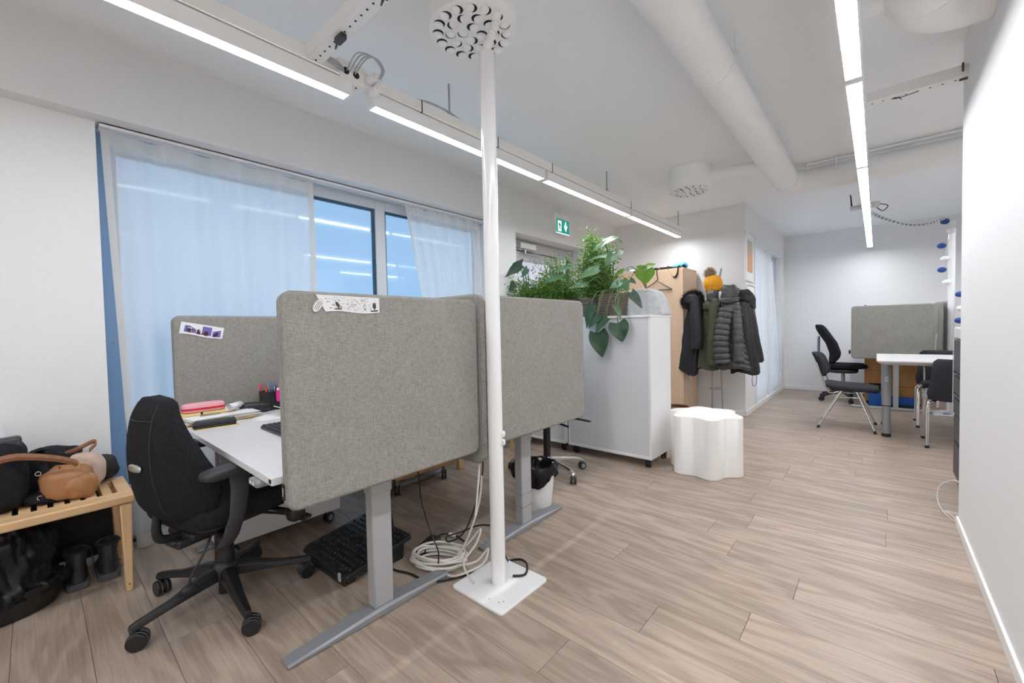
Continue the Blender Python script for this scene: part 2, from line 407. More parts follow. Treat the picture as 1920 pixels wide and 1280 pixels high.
# big window on the left: frame with two panes of frosted glass
WX = -2.99
b = bm_()
for y0, y1, z0, z1 in ((.235, .30, .05, 2.15), (2.88, 2.94, .05, 2.15), (1.80, 1.885, .05, 2.15), (.30, 1.80, 2.06, 2.15), (1.885, 2.88, 2.06, 2.15), (.30, 1.80, .05, .32), (1.885, 2.88, .05, .32)):
    box(b, WX - .06, WX + .02, y0, y1, z0, z1)
w1 = struct('window_1', b, 'winframe', bev=.004)
b = bm_(); box(b, WX + .0205, WX + .032, .236, .299, .05, 2.127); obj('stile', b, 'bluelit_stile', w1)
b = bm_()
for z in (.45, 1.07, 1.70, 2.05): cyl(b, (WX + .03, .268, z), (WX + .0345, .268, z), .005, seg=10)
obj('screw', b, 'alud', w1)
for y0, y1 in ((.30, 1.80), (1.885, 2.88)):
    bx('pane', 'pane', w1, WX - .03, WX - .018, y0, y1, .32, 2.06, smooth=False)
    b = bm_(); g = .016
    box(b, WX - .018, WX + .004, y0, y1, 2.06 - g, 2.06); box(b, WX - .018, WX + .004, y0, y1, .32, .32 + g)
    box(b, WX - .018, WX + .004, y0, y0 + g, .32 + g, 2.06 - g); box(b, WX - .018, WX + .004, y1 - g, y1, .32 + g, 2.06 - g)
    obj('gasket', b, 'gasket', w1, smooth=False)
b = bm_(); box(b, -3.02, -2.93, .236, 2.939, 2.128, 2.149); obj('blind_cassette', b, 'winframe', w1)
b = bm_(); box(b, -2.92, -2.90, .25, 2.93, 2.128, 2.148); box(b, -2.875, -2.855, .25, 2.93, 2.128, 2.148); box(b, -2.92, -2.855, .25, 2.93, 2.142, 2.1495)
tag(obj('curtain_rail', b, 'trimw'), 'double white curtain track under the beam above the blue window', 'curtain rail')
# recessed window beside the far corner
b = bm_()
for y0, y1, z0, z1 in ((6.06, 6.12, .05, 2.16), (7.99, 8.05, .05, 2.16), (6.12, 7.99, 2.09, 2.16), (6.12, 7.99, .05, .11), (6.98, 7.06, .11, 2.09)): box(b, -1.325, -1.27, y0, y1, z0, z1)
w2 = struct('window_2', b, 'winframe', bev=.003)
for y0, y1 in ((6.12, 6.98), (7.06, 7.99)): bx('pane', 'paneb', w2, -1.305, -1.295, y0, y1, .11, 2.09, smooth=False)
bx('backing', 'wall', w2, -1.338, -1.327, 6.06, 8.05, .05, 2.16)

# curtains ------------------------------------------------------------
def curtain(name, label, x, top, bot, z0, z1, folds, amp, phase=0, head=.075, dirx=1):
    t = thing(name, label, 'curtain', (0, 0, 0))
    def f(u, v, zz0=z0, zz1=z1):
        z = zz0 + (zz1 - zz0) * v; q = (z - z0) / (z1 - z0)
        ya = bot[0] + (top[0] - bot[0]) * q; yb = bot[1] + (top[1] - bot[1]) * q
        y = ya + (yb - ya) * u
        d = amp * (.45 * math.sin(2 * PI * folds * u + phase + .5 * math.sin(3 * q)) + .35 * math.sin(2 * PI * folds * 2.3 * u + 1.3 * phase) + .2 * math.sin(2 * PI * folds * .4 * u + q * 1.5))
        d += .004 * math.sin(14 * q + 9 * u)
        zs = 0
        if v == 1 and zz1 == z1: zs = -.012 * abs(math.sin(PI * folds * u))
        return (x + d * (1.25 - .35 * q) * dirx, y, z + zs)
    b = bm_(); sheet(b, lambda u, v: f(u, v, z0 + .07, z1 - head), 150, 26); obj('drape', b, 'sheer', t, angle=180)
    b = bm_(); sheet(b, lambda u, v: f(u, v, z1 - head, z1), 150, 4); obj('heading', b, 'sheerh', t, angle=180)
    b = bm_(); sheet(b, lambda u, v: f(u, v, z0, z0 + .07), 150, 3); obj('hem', b, 'sheerh', t, angle=180)
    b = bm_()
    for uu in (0, 1):
        s = .028 / abs(top[1] - top[0])
        sheet(b, lambda u, v: Vector(f(min(1, max(0, (uu * (1 - s)) + u * s)), v)) + Vector((.003, 0, 0)), 4, 24)
    obj('side_hem', b, 'sheerh', t, angle=180)
    return t
curtain('curtain', 'wide sheer white curtain hanging between blue window and black swivel chair', -2.888, (.252, 1.285), (.315, 1.28), .004, 2.125, 4, .024)
curtain('curtain', 'narrow sheer white curtain drawn back behind the white service pole', -2.885, (2.0, 2.86), (2.42, 2.90), .004, 2.125, 6, .027, .7)
curtain('curtain', 'pleated sheer curtain falling to the floor beside the framed prints', -1.205, (6.07, 7.25), (6.12, 8.20), .012, 2.13, 11, .030, .3)

# exit door bay ---------------------------------------------------------
DX = -3.06
b = bm_()
for y0, y1, z0, z1 in ((3.31, 3.42, 0, 2.10), (4.64, 4.74, 0, 2.10), (3.42, 4.64, 1.98, 2.10), (4.36, 4.42, 0, 1.98)): box(b, DX - .05, DX + .03, y0, y1, z0, z1)
box(b, DX - .14, DX - .06, 3.31, 4.74, 0, 2.10)
d1 = struct('door_1', b, 'doorframe', bev=.003)
b = bm_()
for y0, y1, z0, z1 in ((3.43, 3.53, .01, 1.97), (4.25, 4.35, .01, 1.97), (3.53, 4.25, 1.87, 1.97), (3.53, 4.25, .01, .2)): box(b, DX - .04, DX + .015, y0, y1, z0, z1)
lf = obj('leaf', b, 'doorframe', d1, .003)
bx('pane', 'panew', lf, DX - .02, DX - .01, 3.53, 4.25, .2, 1.87, smooth=False)
bx('pane', 'panew', d1, DX - .02, DX - .01, 4.42, 4.64, 0.02, 1.98, smooth=False)
b = bm_(); box(b, DX - .009, DX + .02, 4.425, 4.447, .02, 1.978); box(b, DX - .009, DX + .02, 4.61, 4.635, .02, 1.978); obj('gasket', b, 'gasket', d1)
b = bm_(); box(b, DX + .016, DX + .075, 3.60, 3.88, 2.0, 2.06); obj('door_closer', b, 'lampw', d1, .004)
b = bm_(); box(b, DX + .02, DX + .07, 3.52, 3.60, 1.995, 2.062); obj('closer_end', b, 'alud', d1, .004)
b = bm_(); tube(b, [(DX + .05, 3.70, 1.985), (DX + .10, 3.78, 1.96), (DX + .06, 4.02, 1.955)], .007); cyl(b, (DX + .05, 3.70, 1.94), (DX + .05, 3.70, 1.995), .014); obj('closer_arm', b, 'steel', d1)
b = bm_(); cyl(b, (DX + .03, 3.425, 1.45), (DX + .03, 3.425, 1.56), .012); obj('hinge', b, 'chrome', d1)
b = bm_(); tube(b, [(DX + .015, 4.30, 1.02), (DX + .06, 4.30, 1.02), (DX + .065, 4.18, 1.02)], .01); obj('handle', b, 'chrome', d1)

# illuminated exit sign -------------------------------------------------
t = thing('exit_sign', 'green emergency exit sign with running figure and arrow above the door', 'sign', (-2.795, 4.13, 2.19))
bx('housing', 'lampw', t, -.035, .012, -.145, .145, .0, .235, .004)
bx('sign_panel', 'green', t, .0125, .017, -.13, .13, .015, .17, smooth=False)
def flat(name, poly, m, d=.0005, z=.0175):
    b = bm_(); prism(b, poly, z, z + d, 'x'); return obj(name, b, m, t, smooth=False)
flat('door_symbol', [(-.105, .03), (-.035, .03), (-.035, .15), (-.105, .15)], 'signw')
b = bm_()
for poly in ([(-.075, .138), (-.062, .138), (-.062, .125), (-.075, .125)], [(-.085, .12), (-.060, .12), (-.055, .085), (-.078, .085)], [(-.085, .12), (-.1, .1), (-.094, .095), (-.08, .11)], [(-.06, .118), (-.043, .1), (-.048, .094), (-.062, .106)],
             [(-.078, .088), (-.066, .088), (-.085, .05), (-.103, .045), (-.103, .054), (-.09, .058)], [(-.068, .088), (-.055, .086), (-.047, .06), (-.057, .035), (-.064, .037), (-.058, .06)]):
    prism(b, poly, .0182, .0187, 'x')
obj('running_figure', b, 'gasket', t, smooth=False)
flat('arrow', [(.045, .152), (.063, .152), (.063, .10), (.085, .115), (.085, .09), (.054, .035), (.023, .09), (.023, .115), (.045, .10)], 'signw')
bx('light_bar', 'signw', t, .0125, .019, -.13, .13, .006, .013, smooth=False)
b = bm_(); cyl(b, (-.012, 0, .235), (-.012, 0, H - 2.19), .006); cyl(b, (-.012, .03, .235), (-.012, .03, H - 2.19), .003); obj('cord', b, 'lampw', t)

# lamps and trunking ----------------------------------------------------
ZL = 2.20
def lamp(x, y0, y1, label, w=.0315, ZL=2.17):
    t = thing('linear_lamp', label, 'lamp', (x, (y0 + y1) / 2, ZL), 0, 'linear ceiling lamps'); h = (y1 - y0) / 2
    b = bm_(); box(b, -w, -w + .004, -h, h, .0, .066); box(b, w - .004, w, -h, h, .0, .066); box(b, -w + .004, w - .004, -h, h, .062, .066)
    box(b, -w + .004, w - .004, -h, -h + .014, .0, .062); box(b, -w + .004, w - .004, h - .014, h, .0, .062); obj('housing', b, 'lampw', t, smooth=False)
    bx('diffuser', 'lens', t, -w + .0045, w - .0045, -h + .0145, h - .0145, .001, .006, smooth=False)
    return t
LX = -1.88; RX = -.084
names = ['linear lamp over the bench, its near end cut off by the frame', 'linear lamp crossing behind the top of the white pole', 'linear lamp in the window row, third from the camera', 'last linear lamp of the window row, nearest the wardrobe']
for i, (a, c) in enumerate(((-.38, 1.02), (1.13, 2.53), (2.56, 3.96), (3.98, 5.38))): lamp(LX, a, c, names[i], .030, 2.2)
nr = ['brightest linear lamp of the aisle row, cut by the top of the frame', 'second linear lamp of the aisle row, beside the holed cross trunking', 'third linear lamp of the aisle row, passing below the cross duct', 'fourth linear lamp of the aisle row, just before the router', 'last linear lamp of the aisle row, against the far wall']
for i, (a, c) in enumerate(((1.06, 2.432), (2.462, 3.835), (3.85, 5.22), (5.235, 6.605), (6.62, 7.99))): lamp(RX, a, c, nr[i])
lamp(RX, -.34, 1.03, 'linear lamp of the aisle row directly above the camera'); lamp(RX, -1.74, -.36, 'linear lamp of the aisle row behind the camera')
lamp(LX, -3.22, -1.82, 'linear lamp added for fill light, window row, two lengths behind the camera', .030, 2.2); lamp(LX, -4.64, -3.24, 'linear lamp added for fill light, window row, at the rear wall behind the camera', .030, 2.2)  # unseen lamps, added to lengthen the row and fill from behind
lamp(RX, -3.16, -1.78, 'linear lamp added for fill light, aisle row, two lengths behind the camera'); lamp(RX, -4.56, -3.18, 'linear lamp added for fill light, aisle row, at the rear wall behind the camera')  # likewise added out of view, to brighten faces turned to the camera
lamp(1.2, 3.6, 5.0, 'linear lamp hidden in the alcove, nearer of two'); lamp(1.2, 5.6, 7.0, 'linear lamp hidden in the alcove, farther of two')

def trunk(name, label, p0, p1, w, z0, z1, holes=0, m='rail'):
    t = thing(name, label, 'trunking', ((p0[0] + p1[0]) / 2, (p0[1] + p1[1]) / 2, z0), math.atan2(p1[1] - p0[1], p1[0] - p0[0]))
    h = math.hypot(p1[0] - p0[0], p1[1] - p0[1]) / 2; d = z1 - z0
    b = bm_(); box(b, -h, h, -w / 2, w / 2, 0, d); obj('channel', b, m, t, .003)
    if holes:
        b = bm_()
        for i in range(int(2 * h / holes)):
            x = -h + holes * (i + .5); cyl(b, (x, .0, -.0012), (x, .0, .0005), .0045, seg=8)
        o = obj('hole', b, 'dark', t); o['kind'] = 'stuff'
    return t, h, d
t, h, d = trunk('ceiling_trunking', 'long cream trunking carrying the window row of lamps', (LX, -5.0), (LX, 5.42), .062, 2.274, 2.335)
for y in (-.35, 1.64, 3.52, 5.35):
    x = y - .21; b = bm_(); cyl(b, (x, 0, d + .001), (x, 0, H - 2.274), .006, seg=8); o = obj('threaded_rod', b, 'steel', t)
    b = bm_(); box(b, x - .02, x + .02, -.018, .018, d, d + .012); cyl(b, (x, 0, d + .012), (x, 0, d + .03), .012, seg=6); obj('clamp', b, 'steel', o)
for y in (1.42, 2.02, 3.96, 2.62):
    x = y - .21; b = bm_(); box(b, x - .003, x + .003, -.0325, .0325, -.002, d + .002); obj('cable_tie', b, 'dark', t)
_n = len(bpy.data.objects); _before = set(t.children)
b = bm_(); tube(b, [(-.15, .0, d), (-.02, .012, d + .035), (.12, 0, d + .03), (.3, .01, d + .004)], .005, smooth=6); obj('loose_cable', b, 'alul', t)
b = bm_(); box(b, -.55, -.42, -.033, .033, -.018, d + .02); obj('power_box', b, 'rail', t, .004)
b = bm_()
for x in (-.54, -.50, -.46): cyl(b, (x, -.012, -.0195), (x, -.012, -.0175), .005, seg=8)
o = obj('hole', b, 'dark', t); o['kind'] = 'stuff'
b = bm_(); box(b, -.545, -.43, -.036, -.0331, .005, .05); obj('socket_plate', b, 'lampw', t, .003)
for x in (-.52, -.47):
    b = bm_(); cyl(b, (x, -.0361, .027), (x, -.0375, .027), .016); obj('socket_hole', b, 'dark', t)
for k, (x, z) in enumerate(((-.40, .03), (-.365, .012), (-.385, -.02))):
    b = bm_(); cyl(b, (x, -.033, z), (x, -.085, z), .021, .019, seg=18); cyl(b, (x, -.085, z), (x, -.10, z), .011, .006, seg=10); obj('plug', b, 'lampw', t, .003)
b = bm_()
for k, dx in enumerate((0, .018, .036, .05)):
    tube(b, [(-.515 + dx * .8, -.036, .03), (-.50 + dx, -.10, .085), (-.43 + dx * .6, -.11, .10), (-.385 + dx * .3, -.115, .06), (-.39 + dx * .2, -.10, .02)], .003, smooth=8)
obj('plug_cable', b, 'alul', t)
for _o in set(t.children) - _before: _o.location.x += 1.30
t, h, d = trunk('ceiling_trunking', 'white holed cross trunking with black clips joining both lamp rows', (LX + .033, .845), (RX - .03, .845), .066, 2.274, 2.335, .042, 'lampw')
for x in (-.62, -.28, .35):
    b = bm_(); box(b, x - .035, x + .02, -.012, .012, -.022, 0); cyl(b, (x - .035, 0, -.014), (x - .075, .012, -.016), .006, .003, seg=8); obj('clip', b, 'printer', t, .004)
b = bm_(); tube(b, [(-.2, .02, 0), (-.18, .05, -.03), (-.16, .075, -.02)], .003, smooth=5); obj('loose_wire', b, 'cordb', t)
b = bm_()
for k in range(3): tube(b, [(-h + .03 + .01 * k, .034, .02), (-h + .02, .10, .012 + .012 * k), (-h - .02, .17, .03)], .004, smooth=6)
obj('feed_cable', b, 'alul', t)
b = bm_(); tube(b, [(-.35, .015, d), (-.345, .0, d + .1), (-.37, .01, H - 2.274)], .007, smooth=4); obj('threaded_rod', b, 'steel', t)
t, h, d = trunk('ceiling_trunking', 'short holed cross trunking running from the aisle lamps over the recess', (RX + .035, 3.07), (1.6, 3.07), .066, 2.29, 2.345, .045, 'lampw')
b = bm_(); tube(b, [(-h + .1, 0, -.002), (-h + .13, .0, -.008), (-h + .2, .0, -.002)], .002, smooth=5); tube(b, [(-h + .11, -.015, -.01), (-h + .13, 0, -.004), (-h + .14, .02, -.012)], .002, smooth=5); obj('loose_wire', b, 'cordb', t)
bx('clip', 'printer', t, -h + .35, -h + .38, -.006, .006, -.008, 0, .002); b = bm_(); box(b, -h + .355, -h + .362, -.045, -.034, .02, .06); obj('bracket', b, 'printer', t)
b = bm_(); cyl(b, (-h + .7, 0, d), (-h + .7, 0, H - 2.29), .006, seg=8); obj('threaded_rod', b, 'steel', t)
t, h, d = trunk('ceiling_trunking', 'cream trunking carrying the aisle row of lamps', (RX, -5.0), (RX, 8.06), .062, 2.244, 2.305)
for y in (2.5, 4.2, 5.9, 7.5):
    x = y - 1.53; b = bm_(); cyl(b, (x, 0, d), (x, 0, H - 2.244), .006, seg=8); obj('threaded_rod', b, 'steel', t)

# ducts -------------------------------------------------------------------
def duct_mat():
    m = M_['duct']; g = N(m); w = g.new('ShaderNodeTexWave'); w.inputs['Scale'].default_value = 2.1; w.bands_direction = 'DIAGONAL'
    mp = g.coord('Object', (.35, 1.6, .35)); w.inputs['Scale'].default_value = 4.5; g.link(mp.outputs[0], w.inputs['Vector'])
    g.bump(g.math('POWER', w.outputs['Fac'], 24), .25, .003)
duct_mat()
def joint(par, p, d, r, name='joint_band'):
    d = Vector(d).normalized(); p = Vector(p); b = bm_(); cyl(b, p - d * .012, p + d * .012, r + .003, seg=32); return obj(name, b, 'duct', par)
DZ = 2.395; DXm = -.632; r = .10
t = thing('ventilation_duct', 'long white spiral duct running down the room and turning along the far cross run', 'duct', (DXm, 2.0, DZ))
path = [(0, y, 0) for y in (-4.0, -2, 0, 1, 2.0, 2.55)] + [(.16 - .16 * math.cos(a), 2.55 + .16 * math.sin(a) + .0, 0) for a in [PI / 2 * i / 8 for i in range(1, 9)]] + [(.4, 2.71, 0), (1.2, 2.71, 0), (2.6, 2.71, 0)]
b = bm_(); tube(b, path, r, 36); obj('duct_tube', b, 'duct', t)
for p, dd in (((0, .30, 0), (0, 1, 0)), ((0, 2.5, 0), (0, 1, 0)), ((.22, 2.71, 0), (1, 0, 0)), ((.34, 2.71, 0), (1, 0, 0)), ((0, -1.1, 0), (0, 1, 0))): joint(t, p, dd, r)
for y in (.3, 1.9):
    b = bm_(); cyl(b, (r + .004, y, .02), (r + .004, y, H - DZ), .004, seg=8); box(b, r - .002, r + .02, y - .01, y + .01, .01, .03); obj('hanger', b, 'trimw', t)
b = bm_(); tube(b, [(.14, 2.60, .11), (.5, 2.60, .112), (2.6, 2.60, .112)], .010); obj('conduit', b, 'trimw', t)
for x in (.16, .36):
    b = bm_(); box(b, x - .004, x + .004, 2.59, 2.60, .02, H - DZ); obj('hanger', b, 'trimw', t)
b = bm_(); box(b, -.108, -.098, 1.98, 2.02, -.01, .01); obj('clasp', b, 'dark', t)
t = thing('ventilation_duct', 'fat white duct elbow entering the corner by the wall over the aisle', 'duct', (.135, 1.21, 2.36))
r = .125
path = [(0, y, .02) for y in (-3.4, -2, -1, 0, .75, .95)] + [(.0, 1.06, .02), (.03, 1.16, .02), (.09, 1.22, .02), (.193, 1.235, .02)]
b = bm_(); tube(b, path, r, 36, smooth=3); obj('duct_tube', b, 'duct', t)
joint(t, (.0, .93, .02), (0, 1, 0), r); joint(t, (.0, 1.07, .02), (.1, 1, 0), r)
b = bm_(); cyl(b, (-.225, 1.06, .04), (.02, 1.06, .03), .06, seg=28); o = obj('branch_tube', b, 'duct', t); joint(o, (-.145, 1.06, .035), (1, 0, 0), .06)
b = bm_(); box(b, -.136, -.126, .96, 1.0, .0, .02); obj('clasp', b, 'dark', t)

def diffuser(label, x, y, z, branch):
    t = thing('air_diffuser', label, 'air diffuser', (x, y, z)); R = .182
    b = bm_(); lathe(b, [(R - .004, .0), (R, .006), (R, H - z - .012), (R + .008, H - z - .008), (R + .008, H - z - .001)], 48); obj('drum', b, 'lampw', t, angle=50)
    b = bm_(); lathe(b, [(R - .018, -.006), (R - .005, .0)], 48); obj('face_plate', b, 'lampw', t)
    nb = bm_()
    lathe(nb, [(.0005, -.0006), (.0225, -.0006), (.0225, .0)], 18, mi=1)
    superell(nb, (.0075, 0, .000), .0185, .0215, .014, 1, 1, 18, 8, 0)
    bmesh.ops.delete(nb, geom=[v for v in nb.verts if v.co.z > .001 and v.co.length > .0001], context='VERTS')
    me = mesh(nb, 'nozzle', ['lampw', 'dark'])
    for n, rr, ph in ((4, .040, .5), (10, .092, .1), (16, .143, .0)):
        for i in range(n):
            a = 2 * PI * (i + ph) / n; o = bpy.data.objects.new('nozzle', me); COL.objects.link(o); o.parent = t
            o.location = (rr * math.cos(a), rr * math.sin(a), -.0062); o.rotation_euler = (0, 0, a + (PI if rr < .1 else 0) - PI / 2 * .8)
    b = bm_(); cyl(b, branch[0], branch[1], .055, seg=24); o = obj('branch_tube', b, 'duct', t)
    p = Vector(branch[0]).lerp(Vector(branch[1]), .5); joint(o, p, Vector(branch[1]) - Vector(branch[0]), .055)
    return t
diffuser('round white ceiling air diffuser with many nozzles above the pole', -1.288, 1.262, 2.348, ((.175, .0, .09), (.57, 0, .075)))
diffuser('smaller looking white air diffuser hanging before the far duct branch', -1.30, 4.02, 2.33, ((.175, .0, .09), (.58, 0, .07)))
# ------------------------------------------------------------------ service pole
def service_pole(label, x, y, x0, x1, y0, y1, ztop):
    t = thing('service_pole', label, 'pole', (x, y, 0))
    b = bm_(); prism(b, rrect(x0 - x, x1 - x, y0 - y, y1 - y, .018), 0, .011); obj('base_plate', b, 'powder', t, .002)
    b = bm_(); cyl(b, (0, 0, .0112), (0, 0, ztop), .0315, seg=40); obj('pole_tube', b, 'powder', t)
    return t
t = service_pole('tall white service pole with square base plate before the felt screens', -1.226, 1.283, -1.365, -1.075, 1.135, 1.437, 2.245)
b = bm_()
for x, y in ((.03, -.108), (.075, -.10), (.085, -.085)): cyl(b, (x + .02, y, .0111), (x + .02, y, .0115), .0035, seg=8)
obj('screw', b, 'alud', t)
def spiral_cable(parent, pts, name='cable_wrap', r=.019, core='lampw'):
    b = bm_(); P = spline(pts, 10)
    tube(b, P, r * .72, 10)
    o = obj(name, b, core, parent)
    b = bm_()
    for i in range(0, len(P) - 1, 2):
        d = (P[min(i + 1, len(P) - 1)] - P[i]).normalized(); cyl(b, P[i] - d * .005, P[i] + d * .007, r, r * .92, seg=12)
    rr_ = obj('cable_wrap_ring', b, 'lampw', o); rr_['kind'] = 'stuff'
spiral_cable(t, [(0.0, 0, 2.235), (.012, -.012, 2.262), (.05, -.012, 2.31), (.072, -.01, 2.36), (.078, 0, 2.44), (.08, .005, H - .002)], r=.018)
b = bm_()
for z in (.62, .655): superell(b, (.034, .012, z), .009, .009, .014, .8, .8, 12, 8)
obj('hook', b, 'powder', t)

# ------------------------------------------------------------------ desk screens
def screen_x(name, label, x0, x1, y0, y1, z0, z1, lab=None):       # a screen whose face looks along x
    t = thing(name, label, 'desk screen', (0, 0, 0)); t.location = ((x0 + x1) / 2, (y0 + y1) / 2, z0); cx, cy = t.location[0], t.location[1]
    b = bm_(); prism(b, rrect(y0 - cy, y1 - cy, 0, z1 - z0, .035, 8), x0 - cx, x1 - cx, 'x'); obj('felt_panel', b, 'fabric', t, .010, seg=4, angle=30)
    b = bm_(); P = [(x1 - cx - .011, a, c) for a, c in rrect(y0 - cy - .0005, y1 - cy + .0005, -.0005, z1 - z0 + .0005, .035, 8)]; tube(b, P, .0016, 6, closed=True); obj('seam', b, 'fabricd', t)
    return t
def screen_y(name, label, x0, x1, y0, y1, z0, z1):
    t = thing(name, label, 'desk screen', ((x0 + x1) / 2, (y0 + y1) / 2, z0)); cx, cy = t.location[0], t.location[1]
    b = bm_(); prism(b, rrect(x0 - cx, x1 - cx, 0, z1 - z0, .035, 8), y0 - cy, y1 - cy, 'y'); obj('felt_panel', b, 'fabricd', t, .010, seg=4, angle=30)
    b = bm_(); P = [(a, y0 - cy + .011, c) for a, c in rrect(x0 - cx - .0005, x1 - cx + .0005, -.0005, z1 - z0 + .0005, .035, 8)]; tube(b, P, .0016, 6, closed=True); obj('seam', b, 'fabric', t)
    return t
s1 = screen_x('desk_screen', 'nearest grey felt desk screen, with a comic strip and an oval badge pinned on', -1.352, -1.305, .478, 1.266, .566, 1.226)
s2 = screen_x('desk_screen', 'second grey felt desk screen, half behind the white pole', -1.352, -1.305, 1.352, 2.140, .572, 1.252)
s3 = screen_x('desk_screen', 'grey felt desk screen with a purple comic strip beside the sheer curtain', -2.815, -2.768, .480, 1.262, .60, 1.204)
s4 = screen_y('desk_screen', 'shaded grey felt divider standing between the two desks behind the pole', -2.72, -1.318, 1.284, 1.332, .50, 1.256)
# brand tag sewn on the near edge
b = bm_(); box(b, -.0245 + .003, .0235 - .022 - .001, -.3965, -.3948, .035, .083); tg = obj('fabric_tag', b, 'dark', s1, smooth=False)
fc = bpy.data.curves.new('tag lettering', 'FONT'); fc.body = 'ISKU'; fc.size = .0125; fc.extrude = .0002; fc.align_x = 'CENTER'; fc.align_y = 'CENTER'
fo = bpy.data.objects.new('lettering source', fc); COL.objects.link(fo)
lme = bpy.data.meshes.new_from_object(fo.evaluated_get(bpy.context.evaluated_depsgraph_get())); bpy.data.objects.remove(fo)
lme.materials.clear(); lme.materials.append(M_['paper'])
fo = obj('tag_lettering', lme, None, tg); fo.matrix_local = Matrix.Translation((-.0105, -.3970, .059)) @ Matrix(((0, 1, 0), (0, 0, -1), (-1, 0, 0))).to_4x4()

# papers pinned on the screens: comic strips drawn as flat print, generic figures only
def strip(name, label, x, y0, z0, w, h, tilt, mats, parts, skew=0):
    t = thing(name, label, 'comic strip', (x, y0, z0)); t.rotation_euler = (tilt, 0, 0)
    def f(u, v): return (.0012 + .0014 * math.sin(5 * u) * v, u * w + skew * v * (1 - u), v * h + .003 * math.sin(7 * u) * (1 - v))
    b = bm_(); slab_sheet(b, f, 14, 4, (1, 0, 0), .0004); obj('paper_sheet', b, 'paper', t)
    for nm, m, polys in parts:
        b = bm_()
        for P in polys:
            V = []
            for a, c in P: q = f(a, c); V.append(b.verts.new((q[0] + .0008, q[1], q[2])))
            b.faces.new(V)
        obj(nm, b, m, t, smooth=False)
    return t
M_['violet'] = mat('violet print', (.16, .13, .42), .8); M_['maroon'] = mat('dark brown print', (.07, .022, .03), .8); M_['ink'] = mat('black ink', (.06, .055, .05), .8)
M_['inkl'] = mat('grey ink', (.33, .32, .31), .8)
R4 = lambda a, c, e, g: [(a, c), (e, c), (e, g), (a, g)]
def blob(cx, cy, rx, ry, n=12, flat=0): return [(cx + rx * math.cos(2 * PI * i / n), cy + max(-ry * (1 - flat), ry * math.sin(2 * PI * i / n))) for i in range(n)]
strip('comic_strip', 'small purple paper comic strip pinned to the screen by the window curtain', -2.7665, .505, 1.112, .195, .064, -.19, None, [
    ('violet_panel', 'violet', [[(.09, .2), (.36, .2), (.36, .5), (.2, .76), (.10, .76)], R4(.50, .16, .72, .86), [(.75, .12), (.94, .12), (.94, .72), (.75, .55)]]),
    ('figure', 'maroon', [blob(.22, .36, .075, .2), blob(.42, .34, .045, .22), blob(.42, .2, .07, .06), blob(.60, .3, .06, .2), blob(.55, .22, .07, .05), blob(.83, .36, .05, .26), blob(.83, .2, .08, .07)]),
    ('face', 'paper', [blob(.20, .55, .02, .06), blob(.245, .55, .02, .06), blob(.26, .33, .014, .05), blob(.82, .56, .02, .05), blob(.85, .38, .018, .04), blob(.44, .42, .012, .04)])])
rg = random.Random(5); lines = []
for k in range(150):
    a = rg.choice([.09, .30, .53, .74]) + rg.random() * .20; c = .10 + rg.random() * .8; w_ = .004 + rg.random() * .03; h_ = .012 + rg.random() * .02
    if a + w_ < .98: lines.append(R4(a, c, min(.98, a + w_), min(.93, c + h_)))
strip('comic_strip', 'torn black and white paper comic strip pinned near the top of the nearest screen', -1.3035, .606, 1.166, .188, .052, -.012, None, [
    *[('panel_line', 'inkl', [R4(a, .1, a + .006, .93)]) for a in (.29, .52, .735)], ('drawing', 'ink', lines),
    ('tree', 'ink', [R4(.245, .12, .262, .3), blob(.253, .42, .028, .19), R4(.17, .1, .29, .17)]), ('tree', 'ink', [R4(.90, .1, .915, .3), blob(.905, .45, .034, .22), R4(.83, .08, .97, .17)])], skew=-.03)
b = bm_(); P = [(.024 * math.cos(a) * 1.0, .0125 * math.sin(a)) for a in [2 * PI * i / 28 for i in range(28)]]
c_, s_ = math.cos(1.0), math.sin(1.0); prism(b, [(a * c_ - d * s_, a * s_ + d * c_) for a, d in P], 0, .004, 'x')
t = thing('oval_badge', 'oval white and silver badge on the nearest screen beside the comic strip', 'badge', (-1.3045, .582, 1.184))
obj('badge_plate', b, 'silver', t, .001)
b = bm_(); prism(b, [(a * .85 * c_ - d * .8 * s_, a * .85 * s_ + d * .8 * c_) for a, d in P], .0041, .0046, 'x'); obj('badge_face', b, 'paper', t)
b = bm_()
for q in (-.5, 0, .5):
    L = .016 * (1 - .3 * abs(q)); A = [(-L, q * .010 - .0008), (L, q * .010 - .0008), (L, q * .010 + .0008), (-L, q * .010 + .0008)]
    prism(b, [(a * c_ - d * s_, a * s_ + d * c_) for a, d in A], .0047, .0049, 'x')
obj('badge_print', b, 'ink', t, smooth=False)

